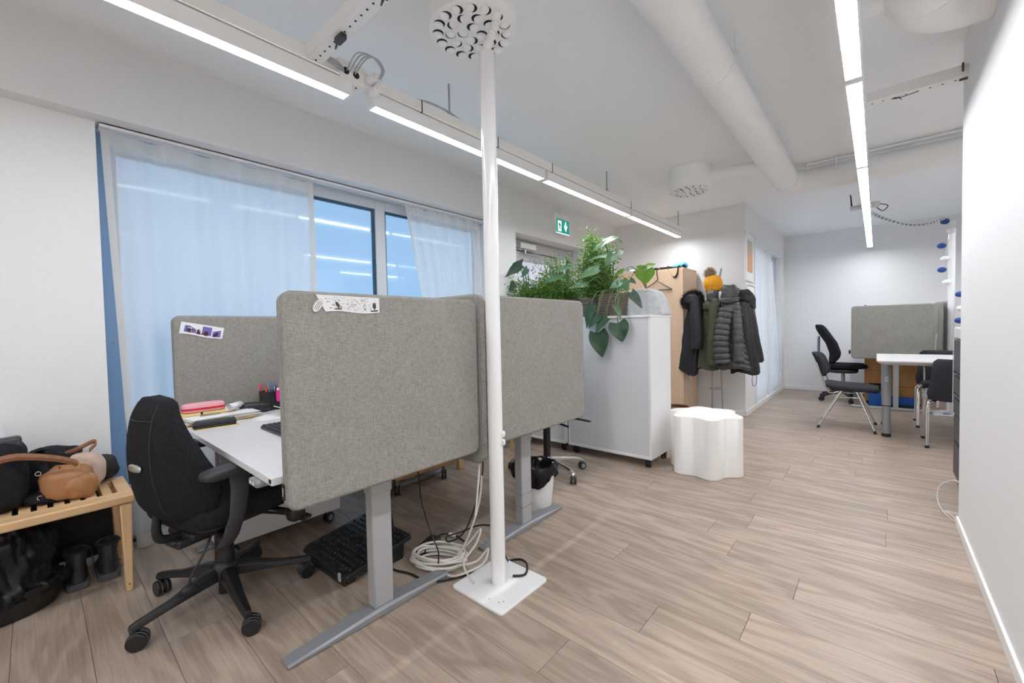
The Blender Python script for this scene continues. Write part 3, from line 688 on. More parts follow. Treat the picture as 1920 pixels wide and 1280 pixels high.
# ------------------------------------------------------------------ standing desks
def desk(label, y0, y1, x0, x1, z, legy, fy0, fy1, ctrl=True):
    t = thing('standing_desk', label, 'desk', ((x0 + x1) / 2, (y0 + y1) / 2, 0)); cx, cy = t.location[0], t.location[1]
    b = bm_(); prism(b, rrect(x0 - cx, x1 - cx, y0 - cy, y1 - cy, .006, 3), z - .024, z); obj('desktop', b, 'laminate', t, .0015)
    for sgn, lx in ((1, x1 - .075 - cx), (-1, x0 + .16 - cx)):
        b = bm_(); box(b, lx - .026, lx + .026, legy - .042 - cy, legy + .042 - cy, .031, z - .07); o = obj('leg', b, 'alul', t, .006)
        b = bm_(); box(b, lx - .030, lx + .030, legy - .046 - cy, legy + .046 - cy, z - .18, z - .055); obj('upper_sleeve', b, 'alul', o, .006)
        if not ctrl:
            b = bm_(); box(b, lx - .0275, lx + .0275, legy - .0435 - cy, legy + .0435 - cy, .125, .128); box(b, lx - .0275, lx + .0275, legy - .0435 - cy, legy + .0435 - cy, .195, .198); obj('joint_line', b, 'alud', o)
        b = bm_(); lp = []
        for k in range(13):
            q = k / 12; yy = fy0 + (fy1 - fy0) * q - cy; e = abs(yy + cy - legy) / max(legy - fy0, fy1 - legy); hh = .034 - .024 * max(0, e - .12); lo = .004
            w2 = .040 - .008 * e
            lp.append([(lx - w2, yy, lo), (lx + w2, yy, lo), (lx + w2, yy, hh * .72), (lx + w2 * .8, yy, hh), (lx - w2 * .8, yy, hh), (lx - w2, yy, hh * .72)])
        rings(b, lp); obj('foot', b, 'alud', t, angle=30)
        b = bm_()
        for yy in (fy0 + .03, fy1 - .03): cyl(b, (lx, yy - cy, 0), (lx, yy - cy, .0045), .014, seg=12)
        obj('glide', b, 'rubber', t)
    b = bm_(); box(b, x0 + .18 - cx, x1 - .10 - cx, legy - .03 - cy, legy + .03 - cy, z - .068, z - .030); obj('crossbeam', b, 'alud', t, .003)
    b = bm_()
    for lx in (x1 - .075 - cx, x0 + .16 - cx): box(b, lx - .025, lx + .025, y0 + .08 - cy, y1 - .08 - cy, z - .054, z - .0245)
    obj('support_arm', b, 'alud', t, .003)
    b = bm_()
    for yy in (y0 + .18, y1 - .18): box(b, x1 - .03 - cx, x1 + .038 - cx, yy - .03 - cy, yy + .03 - cy, z - .034, z - .0245)
    obj('screen_bracket', b, 'darkpl', t)
    return t
D1 = desk('white topped standing desk with pencil case, pen pot and keyboard on it', .465, 1.262, -2.764, -1.398, .655, .868, .508, 1.186)
b = bm_(); box(b, -.0005, .0135, -.4005, -.398, .638, .650); o = obj('cable_mark', b, 'dark', D1); o.location = (.665, 0, 0)
b = bm_(); box(b, .52, .595, -.415, -.335, .606, .630); o = obj('height_handset', b, 'alud', D1, .008)
b = bm_()
for x in (.538, .565): box(b, x, x + .014, -.4158, -.4150, .614, .625)
obj('button', b, 'paper', o)
D2 = desk('second white standing desk, mostly hidden behind its felt screen', 1.352, 2.14, -2.722, -1.398, .655, 1.755, 1.43, 2.085, False)

# ------------------------------------------------------------------ things on the desk
ZD = .6552
def stack(label, x, y, rz, dims, m, name, cat):
    b = bm_(); w, d, h = dims; box(b, -w / 2, w / 2, -d / 2, d / 2, 0, h); o = obj(name, b, m, bev=.001); o.location = (x, y, ZD); o.rotation_euler = (0, 0, rz); return tag(o, label, cat)
t = thing('paper_stack', 'fanned stack of white papers and yellow folders under the pink pencil case', 'papers', (-2.605, .625, ZD))
rp = random.Random(4)
for i in range(12):
    m = ['yellow', 'paper', 'paper', 'yellow', 'paper', 'paper', 'paper', 'paper', 'yellow', 'paper', 'paper', 'paper'][i]
    b = bm_(); w, d = (.21, .297); box(b, -w / 2, w / 2, -d / 2, d / 2, .0008 + i * .0028, .0008 + i * .0028 + .0018)
    o = obj('sheet' if m == 'paper' else 'folder', b, m, t, smooth=False); o.rotation_euler = (0, 0, .06 + rp.uniform(-.14, .14)); o.location = (rp.uniform(-.012, .018), rp.uniform(-.012, .02), 0)
b = bm_()
for k in range(7): box(b, -.10 + .02 * k, -.085 + .02 * k, -.06 - .004 * k, .0 + .006 * (k % 3), .0346, .0349)
obj('print', b, 'inkl', t, smooth=False)
ZP = ZD + .0352
b = bm_(); box(b, -.038, .038, -.038, .038, 0, .012); o = tag(obj('sticky_note_pad', b, 'yellowp', bev=.001), 'pale yellow sticky note pad under the pencil case', 'notepad'); o.location = (-2.655, .515, ZP)
b = bm_(); box(b, -.07, .07, -.035, .035, 0, .0125); o = tag(obj('sticky_note_block', b, 'yellowp', bev=.001), 'long yellow note block on the papers beneath the pink case', 'notepad'); o.location = (-2.65, .635, ZP); o.rotation_euler = (0, 0, 1.5)
t = thing('pencil_case', 'long pink pencil case with a red zip band on the papers', 'pencil case', (-2.65, .572, ZP + .0126), 1.55)
fnp = lambda p: (p.x, p.y, p.z)
b = bm_(); superell(b, (0, 0, .024), .092, .032, .024, .35, .55); obj('case_body', b, 'pink', t)
b = bm_(); superell(b, (0, 0, .019), .0932, .0332, .0065, .2, .55); obj('zip_band', b, 'red', t)
t = thing('paper_roll', 'small rolled white paper lying between pink and black cases', 'paper roll', (-2.61, .700, ZP + .001), -.75)
b = bm_(); P = [((.022 - .0016 * a) * math.cos(a), (.022 - .0016 * a) * math.sin(a)) for a in [i * .35 for i in range(34)]]
for s in (0,):
    lp = [[(x, a, c + .022) for a, c in P] for x in (-.055, .055)]
    rings(b, lp, False, 0, False)
obj('roll', b, 'paper', t, solid=.0008)
t = thing('glasses_case', 'black zipped hard case lying beside the black pen box', 'case', (-2.665, .818, ZD), 1.45)
b = bm_(); superell(b, (0, 0, .029), .078, .040, .029, .45, .6, fn=lambda p: (p.x, p.y, p.z * (1 - .18 * p.x / .078))); obj('case_shell', b, 'leather', t)
b = bm_(); superell(b, (0, 0, .027), .0788, .0408, .003, .2, .6); obj('zip', b, 'rubber', t)
b = bm_(); tube(b, [(.09, -.01, .024), (.12, -.02, .012), (.14, -.012, .003)], .003, smooth=5); obj('cord', b, 'clearpl', t)
t = thing('pen_box', 'square black pen box full of coloured pens on the desk', 'pen holder', (-2.705, .92, ZD), .0)
b = bm_(); w = .051
for a in (box(b, -w, w, -w, w, 0, .004), box(b, -w, w, -w, -w + .003, .004, .108), box(b, -w, w, w - .003, w, .004, .108), box(b, -w, -w + .003, -w + .003, w - .003, .004, .108), box(b, w - .003, w, -w + .003, w - .003, .004, .108)): pass
obj('box_shell', b, 'blackpl', t, smooth=False)
PC = [(.012, .012, .014), (.55, .12, .10), (.02, .20, .5), (.75, .03, .03), (.02, .35, .12), (.35, .08, .30), (.8, .8, .8), (.10, .15, .55), (.02, .02, .02), (.72, .03, .02), (.45, .20, .12), (.03, .4, .45)]
rp = random.Random(8); PN = ['matt black', 'brick red', 'blue', 'bright red', 'green', 'purple', 'white', 'dark blue', 'glossy black', 'scarlet', 'brown', 'teal']
for i, c in enumerate(PC):
    x, y = rp.uniform(-.04, .04), rp.uniform(-.04, .04); tx, ty = x * 1.25 + rp.uniform(-.012, .012), y * 1.25 + rp.uniform(-.012, .012); L = rp.uniform(.125, .15)
    p = thing('pen', PN[i] + ' pen standing among the others in the black pen box', 'pen', (-2.705 + x * .8, .92 + y * .8, ZD + .0045), 0, 'pens in the pen box')
    b = bm_(); d = Vector((tx - x * .8, ty - y * .8, L)); cyl(b, (0, 0, .003), d * .8, .0042, seg=10); obj('barrel', b, mat('pen ink', c, .35), p)
    b = bm_(); cyl(b, d * .8, d, .0048, .0035, seg=10); obj('cap', b, mat('pen cap', tuple(min(1, k * 1.3) for k in c), .35), p)
t = thing('highlighter', 'bright pink marker hanging over the front of the pen box', 'marker', (-2.705 + w + .0105, .92, ZD + .062), PI / 2)
b = bm_(); superell(b, (.012, 0, .02), .011, .009, .034, .5, .8, fn=lambda p: (p.x, p.y, p.z)); obj('marker_body', b, mat('hot pink plastic', (.78, .02, .32), .35), t)
b = bm_(); cyl(b, (.012, 0, .053), (.012, 0, .066), .007, .006, seg=10); obj('marker_cap', b, 'paper', t)
t = thing('hole_punch', 'long black hole punch lying on yellow note sheets', 'hole punch', (-2.42, .565, ZD + .0022), 1.5)
b = bm_(); box(b, -.085, .085, -.024, .024, 0, .010); obj('punch_base', b, 'blackpl', t, .003)
b = bm_(); prism(b, [(-.022, .012), (.02, .012), (.024, .024), (-.006, .036), (-.022, .030)], -.082, .082, 'x'); obj('punch_handle', b, 'darkpl', t, .003)
b = bm_(); cyl(b, (-.088, .0, .014), (-.083, .0, .014), .011, seg=14); cyl(b, (.083, .0, .014), (.088, .0, .014), .011, seg=14); obj('punch_hinge', b, 'blackpl', t)
stack('yellow note sheet under the black hole punch', -2.415, .57, 1.45, (.18, .07, .0018), 'yellowp', 'note_sheet', 'paper')
o = stack('loose white sheet lying flat beside the hole punch', -2.445, .80, 1.5, (.10, .17, .0006), 'paper', 'loose_sheet', 'paper')
t = thing('keyboard', 'black computer keyboard partly hidden by the nearest screen', 'keyboard', (-1.965, .755, ZD), .0)
b = bm_(); box(b, -.215, .215, -.068, .068, 0, .014); obj('keyboard_body', b, 'blackpl', t, .004)
kb = bm_(); box(kb, -.0078, .0078, -.0078, .0078, 0, .006); kme = mesh(kb, 'key', 'key', False)
for r_ in range(6):
    for k in range(20):
        o = bpy.data.objects.new('key', kme); COL.objects.link(o); o.parent = t; o.location = (-.199 + .0209 * k, -.054 + .0215 * r_, .0142)
t = thing('magazine_file', 'upright magazine file with printed covers behind the pen box', 'magazine file', (-2.725, 1.135, ZD), .0)
bx('cover', 'paper', t, -.02, .02, -.11, .11, 0, .235, .001); bx('spine', 'brown', t, -.026, -.021, -.112, .112, 0, .24, .001); bx('cover', 'cordblue', t, .021, .03, -.11, .11, 0, .225, .001)
t = thing('computer_monitor', 'computer monitor on the desk hidden behind the nearest screen', 'monitor', (-1.72, 1.06, ZD))
bx('display', 'blackpl', t, -.26, .26, -.012, .02, .12, .43, .004); bx('stand', 'darkpl', t, -.025, .025, .021, .045, .008, .25, .004); bx('stand_foot', 'darkpl', t, -.11, .11, -.06, .10, 0, .008, .003)

# ------------------------------------------------------------------ drawer pedestals and footrest
def caster_small(parent, x, y, z, r=.028, m='rubber', fork='alud', spin=0.0):
    b = bm_(); dx, dy = math.cos(spin), math.sin(spin)
    for s in (-1, 1): cyl(b, (x + s * .006 * dx, y + s * .006 * dy, r), (x + s * .018 * dx, y + s * .018 * dy, r), r, seg=20)
    w = obj('caster', b, m, parent, .003)
    b = bm_(); cyl(b, (x - .0185 * dx, y - .0185 * dy, r), (x + .0185 * dx, y + .0185 * dy, r), r * .6, seg=16); box(b, x - .008, x + .008, y - .008, y + .008, r * 1.3, z); obj('caster_hub', b, fork, w)
    return w
t = thing('drawer_pedestal', 'white drawer pedestal on casters under the near desk', 'pedestal', (-2.545, .85, 0))
bx('carcass', 'cabw', t, -.18, .18, -.285, .298, .072, .56, .003)
for i in range(3): bx('drawer', 'cabf', t, -.176, .176, -.302, -.286, .078 + i * .16, .235 + i * .16, .002)
for x in (-.14, .14):
    for y in (-.24, .245): caster_small(t, x, y, .072, spin=.3)
t = thing('drawer_pedestal', 'orange birch drawer pedestal on dark casters under the second desk', 'pedestal', (-2.56, 1.77, 0))
bx('carcass', 'oakveneer', t, -.18, .18, -.265, .265, .112, .56, .003)
for i in range(3): bx('drawer', 'oakveneer', t, .1805, .195, -.262, .262, .116 + i * .148, .262 + i * .148, .002)
for x in (-.14, .14):
    for y in (-.20, .20): caster_small(t, x, y, .112, .033, spin=.9)

t = thing('footrest', 'black tilting footrest with studded platform under the near desk', 'footrest', (-1.905, 1.005, 0), .03)
FT = lambda y, z: (y, z)
b = bm_(); hw, hd = .205, .17; z0, z1 = .062, .108
prof = lambda y: z0 + (z1 - z0) * (y + hd) / (2 * hd)
lp = []
for x in (-hw, -hw + .02, hw - .02, hw):
    e = 0 if abs(x) < hw - .001 else .010
    lp.append([(x, -hd + e, prof(-hd) - .03), (x, -hd + e - .012, prof(-hd) - .012), (x, -hd + e, prof(-hd) - .0), (x, hd - e, prof(hd)), (x, hd - e + .01, prof(hd) - .012), (x, hd - e, prof(hd) - .022)])
rings(b, lp); obj('platform', b, 'blackpl', t, .006, angle=30)
b = bm_(); k = 0
for i in range(14):
    for j in range(11):
        x = -hw + .022 + i * .0278 + (.0139 if j % 2 else 0); y = -hd + .028 + j * .0290
        if x > hw - .02 or (abs(x) < .035 and abs(y) < .03): continue
        cyl(b, (x, y, prof(y) - .002), (x, y - .0015, prof(y) + .0075), .0095, .0065, seg=9)
o = obj('stud', b, 'blackpl', t); o['kind'] = 'stuff'
b = bm_(); superell(b, (0, 0, prof(0) + .001), .03, .018, .006, .6, .6); obj('centre_knob', b, 'dark', t)
for x in (-.09, .09):
    b = bm_(); superell(b, (x, .012, prof(.012) + .001), .018, .008, .004, .7, .7); obj('slot', b, 'dark', t)
b = bm_(); box(b, -hw + .03, hw - .03, -hd + .0, -hd + .06, .0, prof(-hd) - .032); obj('front_bar', b, 'blackpl', t, .008)
for x in (-hw + .035, hw - .035):
    b = bm_(); hexa(b, [(x - .016, .06, 0), (x + .016, .06, 0), (x + .016, .13, 0), (x - .016, .13, 0), (x - .014, .05, prof(.05) - .022), (x + .014, .05, prof(.05) - .022), (x + .014, .14, prof(.14) - .022), (x - .014, .14, prof(.14) - .022)]); obj('foot', b, 'blackpl', t, .005)
b = bm_(); box(b, hw - .055, hw - .035, -hd - .0145, -hd - .005, .028, .064); obj('end_clip', b, 'alul', t, .004)
b = bm_()
for xx in (-.02, .05, .13):
    for q in range(6): box(b, xx + q * .006, xx + q * .006 + .003, -hd + .004, -hd + .022, prof(-hd) + .003, prof(-hd) + .0055)
o = obj('ribs', b, 'darkpl', t); o['kind'] = 'stuff'

# ------------------------------------------------------------------ swivel chair at the desk
def office_chair(name, label, cx, cy, rz):
    t = thing(name, label, 'swivel chair', (cx, cy, 0), rz)
    b = bm_(); lathe(b, [(.052, .095), (.055, .10), (.05, .15), (.036, .165), (.034, .21), (.033, .212)], 24); cyl(b, (0, 0, .03), (0, 0, .096), .026, seg=20); obj('base_hub', b, 'blackpl', t)
    for k in range(5):
        a = math.radians(-90.4 + 72 * k); d = Vector((math.cos(a), math.sin(a), 0)); n = Vector((-d.y, d.x, 0))
        b = bm_(); lp = []
        for r, zt, zb, w in ((.02, .150, .100, .030), (.09, .142, .094, .027), (.20, .108, .084, .021), (.300, .094, .070, .017), (.322, .088, .066, .014)):
            c = d * r; lp.append([c + n * w + Vector((0, 0, zb)), c + n * w * .9 + Vector((0, 0, zt - .012)), c + n * w * .45 + Vector((0, 0, zt)), c - n * w * .45 + Vector((0, 0, zt)), c - n * w * .9 + Vector((0, 0, zt - .012)), c - n * w + Vector((0, 0, zb))])
        rings(b, lp); lg = obj('base_leg', b, 'blackpl', t, .002, angle=35)
        c = d * .312; sp = a + [.9, -.35, 1.9, .5, 1.2][k]; ax = Vector((math.cos(sp), math.sin(sp), 0)); fw_ = Vector((-ax.y, ax.x, 0)) * .012
        b = bm_()
        for s in (-1, 1): cyl(b, c + fw_ + ax * s * .006 + Vector((0, 0, .031)), c + fw_ + ax * s * .024 + Vector((0, 0, .031)), .031, seg=28)
        w = obj('caster', b, 'blackpl', lg, .004)
        b = bm_()
        for s in (-1, 1): tube(b, [c + fw_ + ax * s * .010 + Vector((0, 0, .031)) + (fw_.normalized() * math.cos(q) + Vector((0, 0, 1)) * math.sin(q)) * .0305 for q in (2 * PI * i / 28 for i in range(28))], .0022, 6, closed=True)
        obj('tyre', b, 'greytyre', w)
        b = bm_(); cyl(b, c + Vector((0, 0, .045)), c + Vector((0, 0, .075)), .011, seg=12); obj('caster_stem', b, 'blackpl', w)
    b = bm_(); cyl(b, (0, 0, .20), (0, 0, .335), .026, seg=24); cyl(b, (0, 0, .20), (0, 0, .27), .034, seg=24); obj('gas_column', b, 'blackpl', t)
    b = bm_(); box(b, -.085, .085, -.16, .13, .325, .355); box(b, -.05, .05, -.19, -.02, .300, .335); obj('mechanism', b, 'blackpl', t, .010)
    def seatf(p):
        q = p.y / .235; return (p.x * (1 - .10 * max(0, q)), p.y, p.z + .018 * (p.x / .24) ** 2 - .028 * max(0, q - .55) - .0)
    b = bm_(); superell(b, (0, .035, .418), .238, .235, .047, .38, .45, 40, 16, fn=seatf); obj('seat', b, 'blackfab', t, angle=60)
    b = bm_(); superell(b, (0, .035, .378), .205, .205, .022, .4, .45, 32, 8, fn=seatf); obj('seat_pan', b, 'blackpl', t, angle=60)
    # backrest: pear-shaped upholstered shell
    BZ0, BZ1 = .424, .872
    def half(v):
        pts = [(0, .150), (.10, .205), (.25, .228), (.42, .222), (.60, .185), (.76, .142), (.88, .108), (.96, .104), (1, .085)]
        for (a, p), (c, q) in zip(pts, pts[1:]):
            if v <= c: s = (v - a) / (c - a); s = s * s * (3 - 2 * s) if 0 else s; return p + (q - p) * s
        return pts[-1][1]
    b = bm_(); lp = []; n = 40
    for j in range(29):
        v = j / 28; w = half(v); z = BZ0 + (BZ1 - BZ0) * v
        th = .040 * min(1, (math.sin(PI * min(1, max(0, v * .94 + .03))) * 2.2) ** .5)
        yc = -.205 - .015 * v ** 1.3 - .035 * math.sin(PI * v)
        row = []
        for i in range(n):
            a = 2 * PI * i / n; cxx = math.copysign(abs(math.cos(a)) ** .55, math.cos(a)); syy = math.copysign(abs(math.sin(a)) ** .75, math.sin(a))
            x = w * cxx; row.append((x, yc + th * syy + .10 * (x / .23) ** 2, z + .012 * (1 - abs(cxx)) * (1 if v > .9 else 0)))
        lp.append(row)
    rings(b, lp); br = obj('backrest', b, 'blackfab', t, angle=70)
    def back_pt(x, v):
        yc = -.205 - .015 * v ** 1.3 - .035 * math.sin(PI * v); w = half(v); th = .040 * min(1, (math.sin(PI * min(1, max(0, v * .94 + .03))) * 2.2) ** .5)
        c = min(1, abs(x) / w); ca = c ** (1 / .55); s = max(0, 1 - ca * ca) ** .5
        return Vector((x, yc - th * s ** .75 + .10 * (x / .23) ** 2, BZ0 + (BZ1 - BZ0) * v))
    b = bm_()
    for sg in (-1, 1): tube(b, [back_pt(sg * (.085 - .015 * v), v) - Vector((0, .0, 0)) for v in [.03 + .94 * i / 24 for i in range(25)]], .0028, 6)
    tube(b, [back_pt(x, .84) for x in [-.075 + .15 * i / 10 for i in range(11)]], .0025, 6)
    obj('back_seam', b, 'rubber', br)
    b = bm_(); p = back_pt(0, .47); superell(b, p + Vector((0, -.001, 0)), .042, .006, .014, .8, .8, 24, 8); obj('oval_badge', b, 'silver', br)
    b = bm_(); tube(b, [(.0, -.225, .45), (.0, -.232, .385), (.0, -.215, .348), (.0, -.15, .338), (.0, -.07, .335)], .016, 10, smooth=6, flat=.6); obj('back_bar', b, 'blackpl', t)
    b = bm_(); box(b, -.035, .035, -.20, -.08, .318, .332); obj('back_slide', b, 'darkpl', t, .005)
    for s in (-1, 1):
        b = bm_(); ay = -.125 if s > 0 else .10; superell(b, (s * .262, ay + .012, .6115), .043, .106, .0175, .45, .5, 28, 8, fn=lambda p: (p.x + s * -.012 * (p.y / .12), p.y, p.z)); a_ = obj('armrest', b, 'darkpl', t, angle=60)
        b = bm_(); lp = []
        for z, x, y, w, d in ((.597, .262, -.085, .013, .040), (.54, .268, -.088, .015, .034), (.45, .272, -.102, .015, .030), (.37, .262, -.125, .014, .030), (.335, .235, -.13, .013, .032)):
            y += .10 if s < 0 else 0
            lp.append([(s * x + w * math.cos(q), y + d * math.sin(q), z) for q in (2 * PI * i / 16 for i in range(16))])
        rings(b, lp); obj('arm_post', b, 'darkpl', a_)
        b = bm_(); tube(b, [(s * .235, -.13, .345), (s * .17, -.10, .335), (s * .06, -.05, .335)], .016, 10); obj('arm_bracket', b, 'blackpl', a_)
    b = bm_(); cyl(b, (.10, .12, .352), (.24, .135, .352), .010, seg=12); superell(b, (.262, .137, .35), .034, .036, .036, .8, .8, 16, 10); obj('tension_knob', b, 'blackpl', t)
    b = bm_(); tube(b, [(.05, .09, .335), (.14, .16, .315), (.2, .20, .295)], .006, smooth=5); box(b, .185, .235, .19, .235, .285, .298); obj('lever', b, 'blackpl', t)
    b = bm_(); tube(b, [(.06, -.08, .315), (.075, -.12, .26), (.065, -.155, .20), (.06, -.165, .165)], .0045, 8, smooth=6); superell(b, (.06, -.167, .148), .015, .026, .016, .8, .8, 14, 8); obj('pump_bulb', b, 'darkpl', t)
    return t
office_chair('swivel_chair', 'black upholstered swivel chair with armrests at the near desk', -2.05, .494, math.radians(16))

# swivel chair of the second desk: chrome star base below the screen
t = thing('swivel_chair', 'swivel chair on a chrome star base behind the second screen', 'swivel chair', (-1.887, 2.538, 0))
b = bm_(); cyl(b, (0, 0, .06), (0, 0, .13), .034, seg=20); obj('base_hub', b, 'chrome', t, .004)
a0 = math.atan2(2.464 - 2.538, -1.607 + 1.887)
for k in range(5):
    a = a0 + 2 * PI * k / 5; d = Vector((math.cos(a), math.sin(a), 0)); n = Vector((-d.y, d.x, 0)); b = bm_(); lp = []
    for r, zt, zb, w in ((.02, .128, .09, .022), (.2, .108, .088, .019), (.255, .098, .080, .017), (.285, .085, .066, .015), (.30, .068, .055, .014)):
        c = d * r; lp.append([c + n * w + Vector((0, 0, zb)), c + n * w + Vector((0, 0, zt - .004)), c + n * w * .6 + Vector((0, 0, zt)), c - n * w * .6 + Vector((0, 0, zt)), c - n * w + Vector((0, 0, zt - .004)), c - n * w + Vector((0, 0, zb))])
    rings(b, lp); lg = obj('base_leg', b, 'chrome', t, .002, angle=35)
    c = d * .29; sp = a + .8 * (k + 1); ax = Vector((math.cos(sp), math.sin(sp), 0)); b = bm_()
    for s in (-1, 1): cyl(b, c + ax * s * .006 + Vector((0, 0, .027)), c + ax * s * .022 + Vector((0, 0, .027)), .027, seg=22)
    w = obj('caster', b, 'blackpl', lg, .003)
    b = bm_()
    for s in (-1, 1): cyl(b, c + ax * s * .0215 + Vector((0, 0, .027)), c + ax * s * .0228 + Vector((0, 0, .027)), .018, seg=18)
    cyl(b, c + Vector((0, 0, .03)), c + Vector((0, 0, .058)), .008, seg=10); obj('caster_hub', b, 'alud', w)
b = bm_(); cyl(b, (0, 0, .12), (0, 0, .42), .027, seg=22); obj('gas_column', b, 'blackpl', t)
b = bm_(); superell(b, (0, 0, .475), .23, .23, .045, .4, .45); obj('seat', b, 'blackfab', t)
b = bm_(); box(b, -.10, .10, -.14, .14, .41, .435); tube(b, [(.08, .06, .42), (.2, .10, .42), (.29, .11, .415)], .008); tube(b, [(.08, -.06, .42), (.18, -.10, .42), (.27, -.11, .41)], .008); superell(b, (.29, .11, .414), .03, .014, .006, .6, .6); obj('mechanism', b, 'blackpl', t)
b = bm_(); superell(b, (0, .24, .76), .21, .035, .22, .45, .45, fn=lambda p: (p.x, p.y - .05 * (p.x / .21) ** 2, p.z)); obj('backrest', b, 'blackfab', t)
b = bm_(); tube(b, [(0, .10, .42), (0, .26, .43), (0, .285, .6)], .018, smooth=5, flat=.5); obj('back_bar', b, 'blackpl', t)

# ------------------------------------------------------------------ waste bin by the second desk
t = thing('waste_bin', 'white ribbed waste bin lined with a black bag behind the desk leg', 'waste bin', (-1.60, 2.02, 0))
b = bm_(); n = 64
ribs = lambda a, z: 1 + .012 * (1 if int(a / (2 * PI) * 64) % 4 == 0 else 0)
lathe(b, [(.098, .0), (.100, .004), (.112, .12), (.125, .255), (.128, .258), (.121, .255), (.108, .12), (.096, .012), (.001, .010)], 64, wob=ribs); obj('bin_body', b, 'cabw', t, angle=30)
b = bm_(); rw = random.Random(2); ph = [rw.uniform(0, 6) for _ in range(6)]
wob = lambda a, z: 1 + .05 * math.sin(7 * a + ph[0] + 30 * z) + .035 * math.sin(13 * a + ph[1] - 40 * z) + .02 * math.sin(23 * a + ph[2])
lathe(b, [(.139, .185), (.141, .215), (.140, .25), (.131, .268), (.122, .262), (.112, .24), (.08, .20), (.02, .17)], 72, wob=lambda a, z: wob(a, z) * (1 + .0 if z > .2 else 1), cap=False)
for v in b.verts:
    if v.co.z < .20: v.co.z += .035 * math.sin(3 * math.atan2(v.co.y, v.co.x) + 1)
obj('bin_liner', b, 'bag', t, solid=.001, angle=80)

# ------------------------------------------------------------------ cables
t = thing('cable_coil', 'coiled white cable bundle on the floor beside the pole base', 'cable', (-1.555, 1.225, 0))
b = bm_(); rc = random.Random(9); P = []
for k in range(9):
    rx, ry = .120 + rc.uniform(-.022, .018), .080 + rc.uniform(-.015, .015); ox, oy = rc.uniform(-.012, .012), rc.uniform(-.012, .012)
    for i in range(10):
        a = 2 * PI * i / 10 + k * .06; P.append((ox + rx * math.cos(a + .4) , oy + ry * math.sin(a + .4) + .35 * rx * math.cos(a + .4) , .007 + k * .0058 + .004 * math.sin(3 * a + k)))
tube(b, P, .0050, 8, smooth=4); obj('coil', b, 'cordw', t)
b = bm_()
tube(b, [(.08, .04, .05), (.13, .09, .12), (.165, .115, .17), (.175, .075, .12), (.15, .02, .05), (.20, .0, .015), (.26, -.02, .012)], .0048, 8, smooth=8)
tube(b, [(.12, .0, .03), (.19, .06, .05), (.235, .09, .11), (.24, .05, .06), (.17, -.03, .02), (.12, -.05, .01)], .0048, 8, smooth=8)
obj('loose_loop', b, 'cordw', t)
b = bm_()
tube(b, [(.10, .03, .05), (.13, .075, .15), (.165, .11, .30), (.175, .125, .45), (.18, .14, .58), (.19, .145, .66)], .0048, 8, smooth=8)
tube(b, [(.17, .125, .60), (.185, .10, .50), (.225, .05, .42), (.245, .02, .36), (.255, .0, .30)], .0045, 8, smooth=8)
obj('rising_cable', b, 'cordw', t)
t = thing('power_adapter', 'black laptop power adapter with cables lying by the white coil', 'adapter', (-1.705, 1.275, 0), .35)
b = bm_(); box(b, -.032, .032, -.075, .075, 0, .034); obj('adapter_body', b, 'blackpl', t, .006)
b = bm_(); box(b, .0325, .0330, -.05, .05, .007, .028); obj('adapter_label', b, 'inkl', t, smooth=False)
b = bm_(); tube(b, [(0, .075, .017), (.01, .12, .016), (.07, .14, .014), (.15, .10, .012)], .005, smooth=6); obj('adapter_cable', b, 'cordb', t)
b = bm_(); cyl(b, (.045, .134, .016), (.085, .134, .016), .009, seg=12); obj('cable_joint', b, 'paper', t)
def cable(label, pts, r=.0042, m='cordb'):
    b = bm_(); o = Vector(pts[0]); o.z = 0; tube(b, [Vector(p) - o for p in pts], r, 8, smooth=8); c = obj('cable', b, m); c.location = o; return tag(c, label, 'cable')
cable('thick black cable hanging from the near desk and looping to the pole', [(-1.80, 1.14, .60), (-1.83, 1.17, .35), (-1.86, 1.16, .22), (-1.78, 1.13, .10), (-1.72, 1.08, .02), (-1.68, 1.05, .006), (-1.58, 1.08, .006), (-1.46, 1.10, .006), (-1.385, 1.22, .006), (-1.30, 1.45, .006), (-1.22, 1.46, .02), (-1.165, 1.39, .018), (-1.20, 1.345, .017)], .005)
cable('thin black cable dropping straight from the desk into the white coil', [(-1.72, 1.225, .60), (-1.72, 1.24, .36), (-1.69, 1.235, .24), (-1.60, 1.22, .12), (-1.55, 1.215, .065), (-1.48, 1.16, .055)], .0032)
cable('black cable hanging between the screens and curling beside the pole', [(-1.36, 1.315, .62), (-1.37, 1.345, .46), (-1.44, 1.35, .25), (-1.50, 1.33, .12), (-1.56, 1.29, .075), (-1.60, 1.31, .08), (-1.565, 1.365, .09), (-1.47, 1.40, .14), (-1.37, 1.40, .17)], .0038)
cable('second black cable hanging close along the back of the pole', [(-1.33, 1.345, .62), (-1.335, 1.36, .40), (-1.30, 1.36, .25), (-1.29, 1.37, .12), (-1.275, 1.40, .03)], .0034)

# ------------------------------------------------------------------ birch bench with bags, shoes and bin
BZ = .42
t = thing('slatted_bench', 'birch bench with slotted seat and bent legs against the wall', 'bench', (-2.606, -.52, 0))
y1, y0 = .266 + .52, -.79
b = bm_(); box(b, .095, .183, y0, y1, BZ - .036, BZ); obj('front_rail', b, 'birch', t, .006)
b = bm_(); box(b, -.183, -.135, y0, y1, BZ - .036, BZ); obj('back_rail', b, 'birch', t, .006)
ys = [.211, .164, .115, .069, .022, -.023, -.072]; ys = [y + .52 for y in ys]; p = .0472
while ys[-1] > y0 + .1: ys.append(ys[-1] - p)
top = y1 - .001
for yy in ys:
    b = bm_(); box(b, -.135, .095, yy + .0085, top, BZ - .035, BZ - .0004); obj('slat', b, 'birch', t, .001); top = yy - .0085
b = bm_(); box(b, -.135, .095, y0, top, BZ - .035, BZ - .0004); obj('slat', b, 'birch', t, .001)
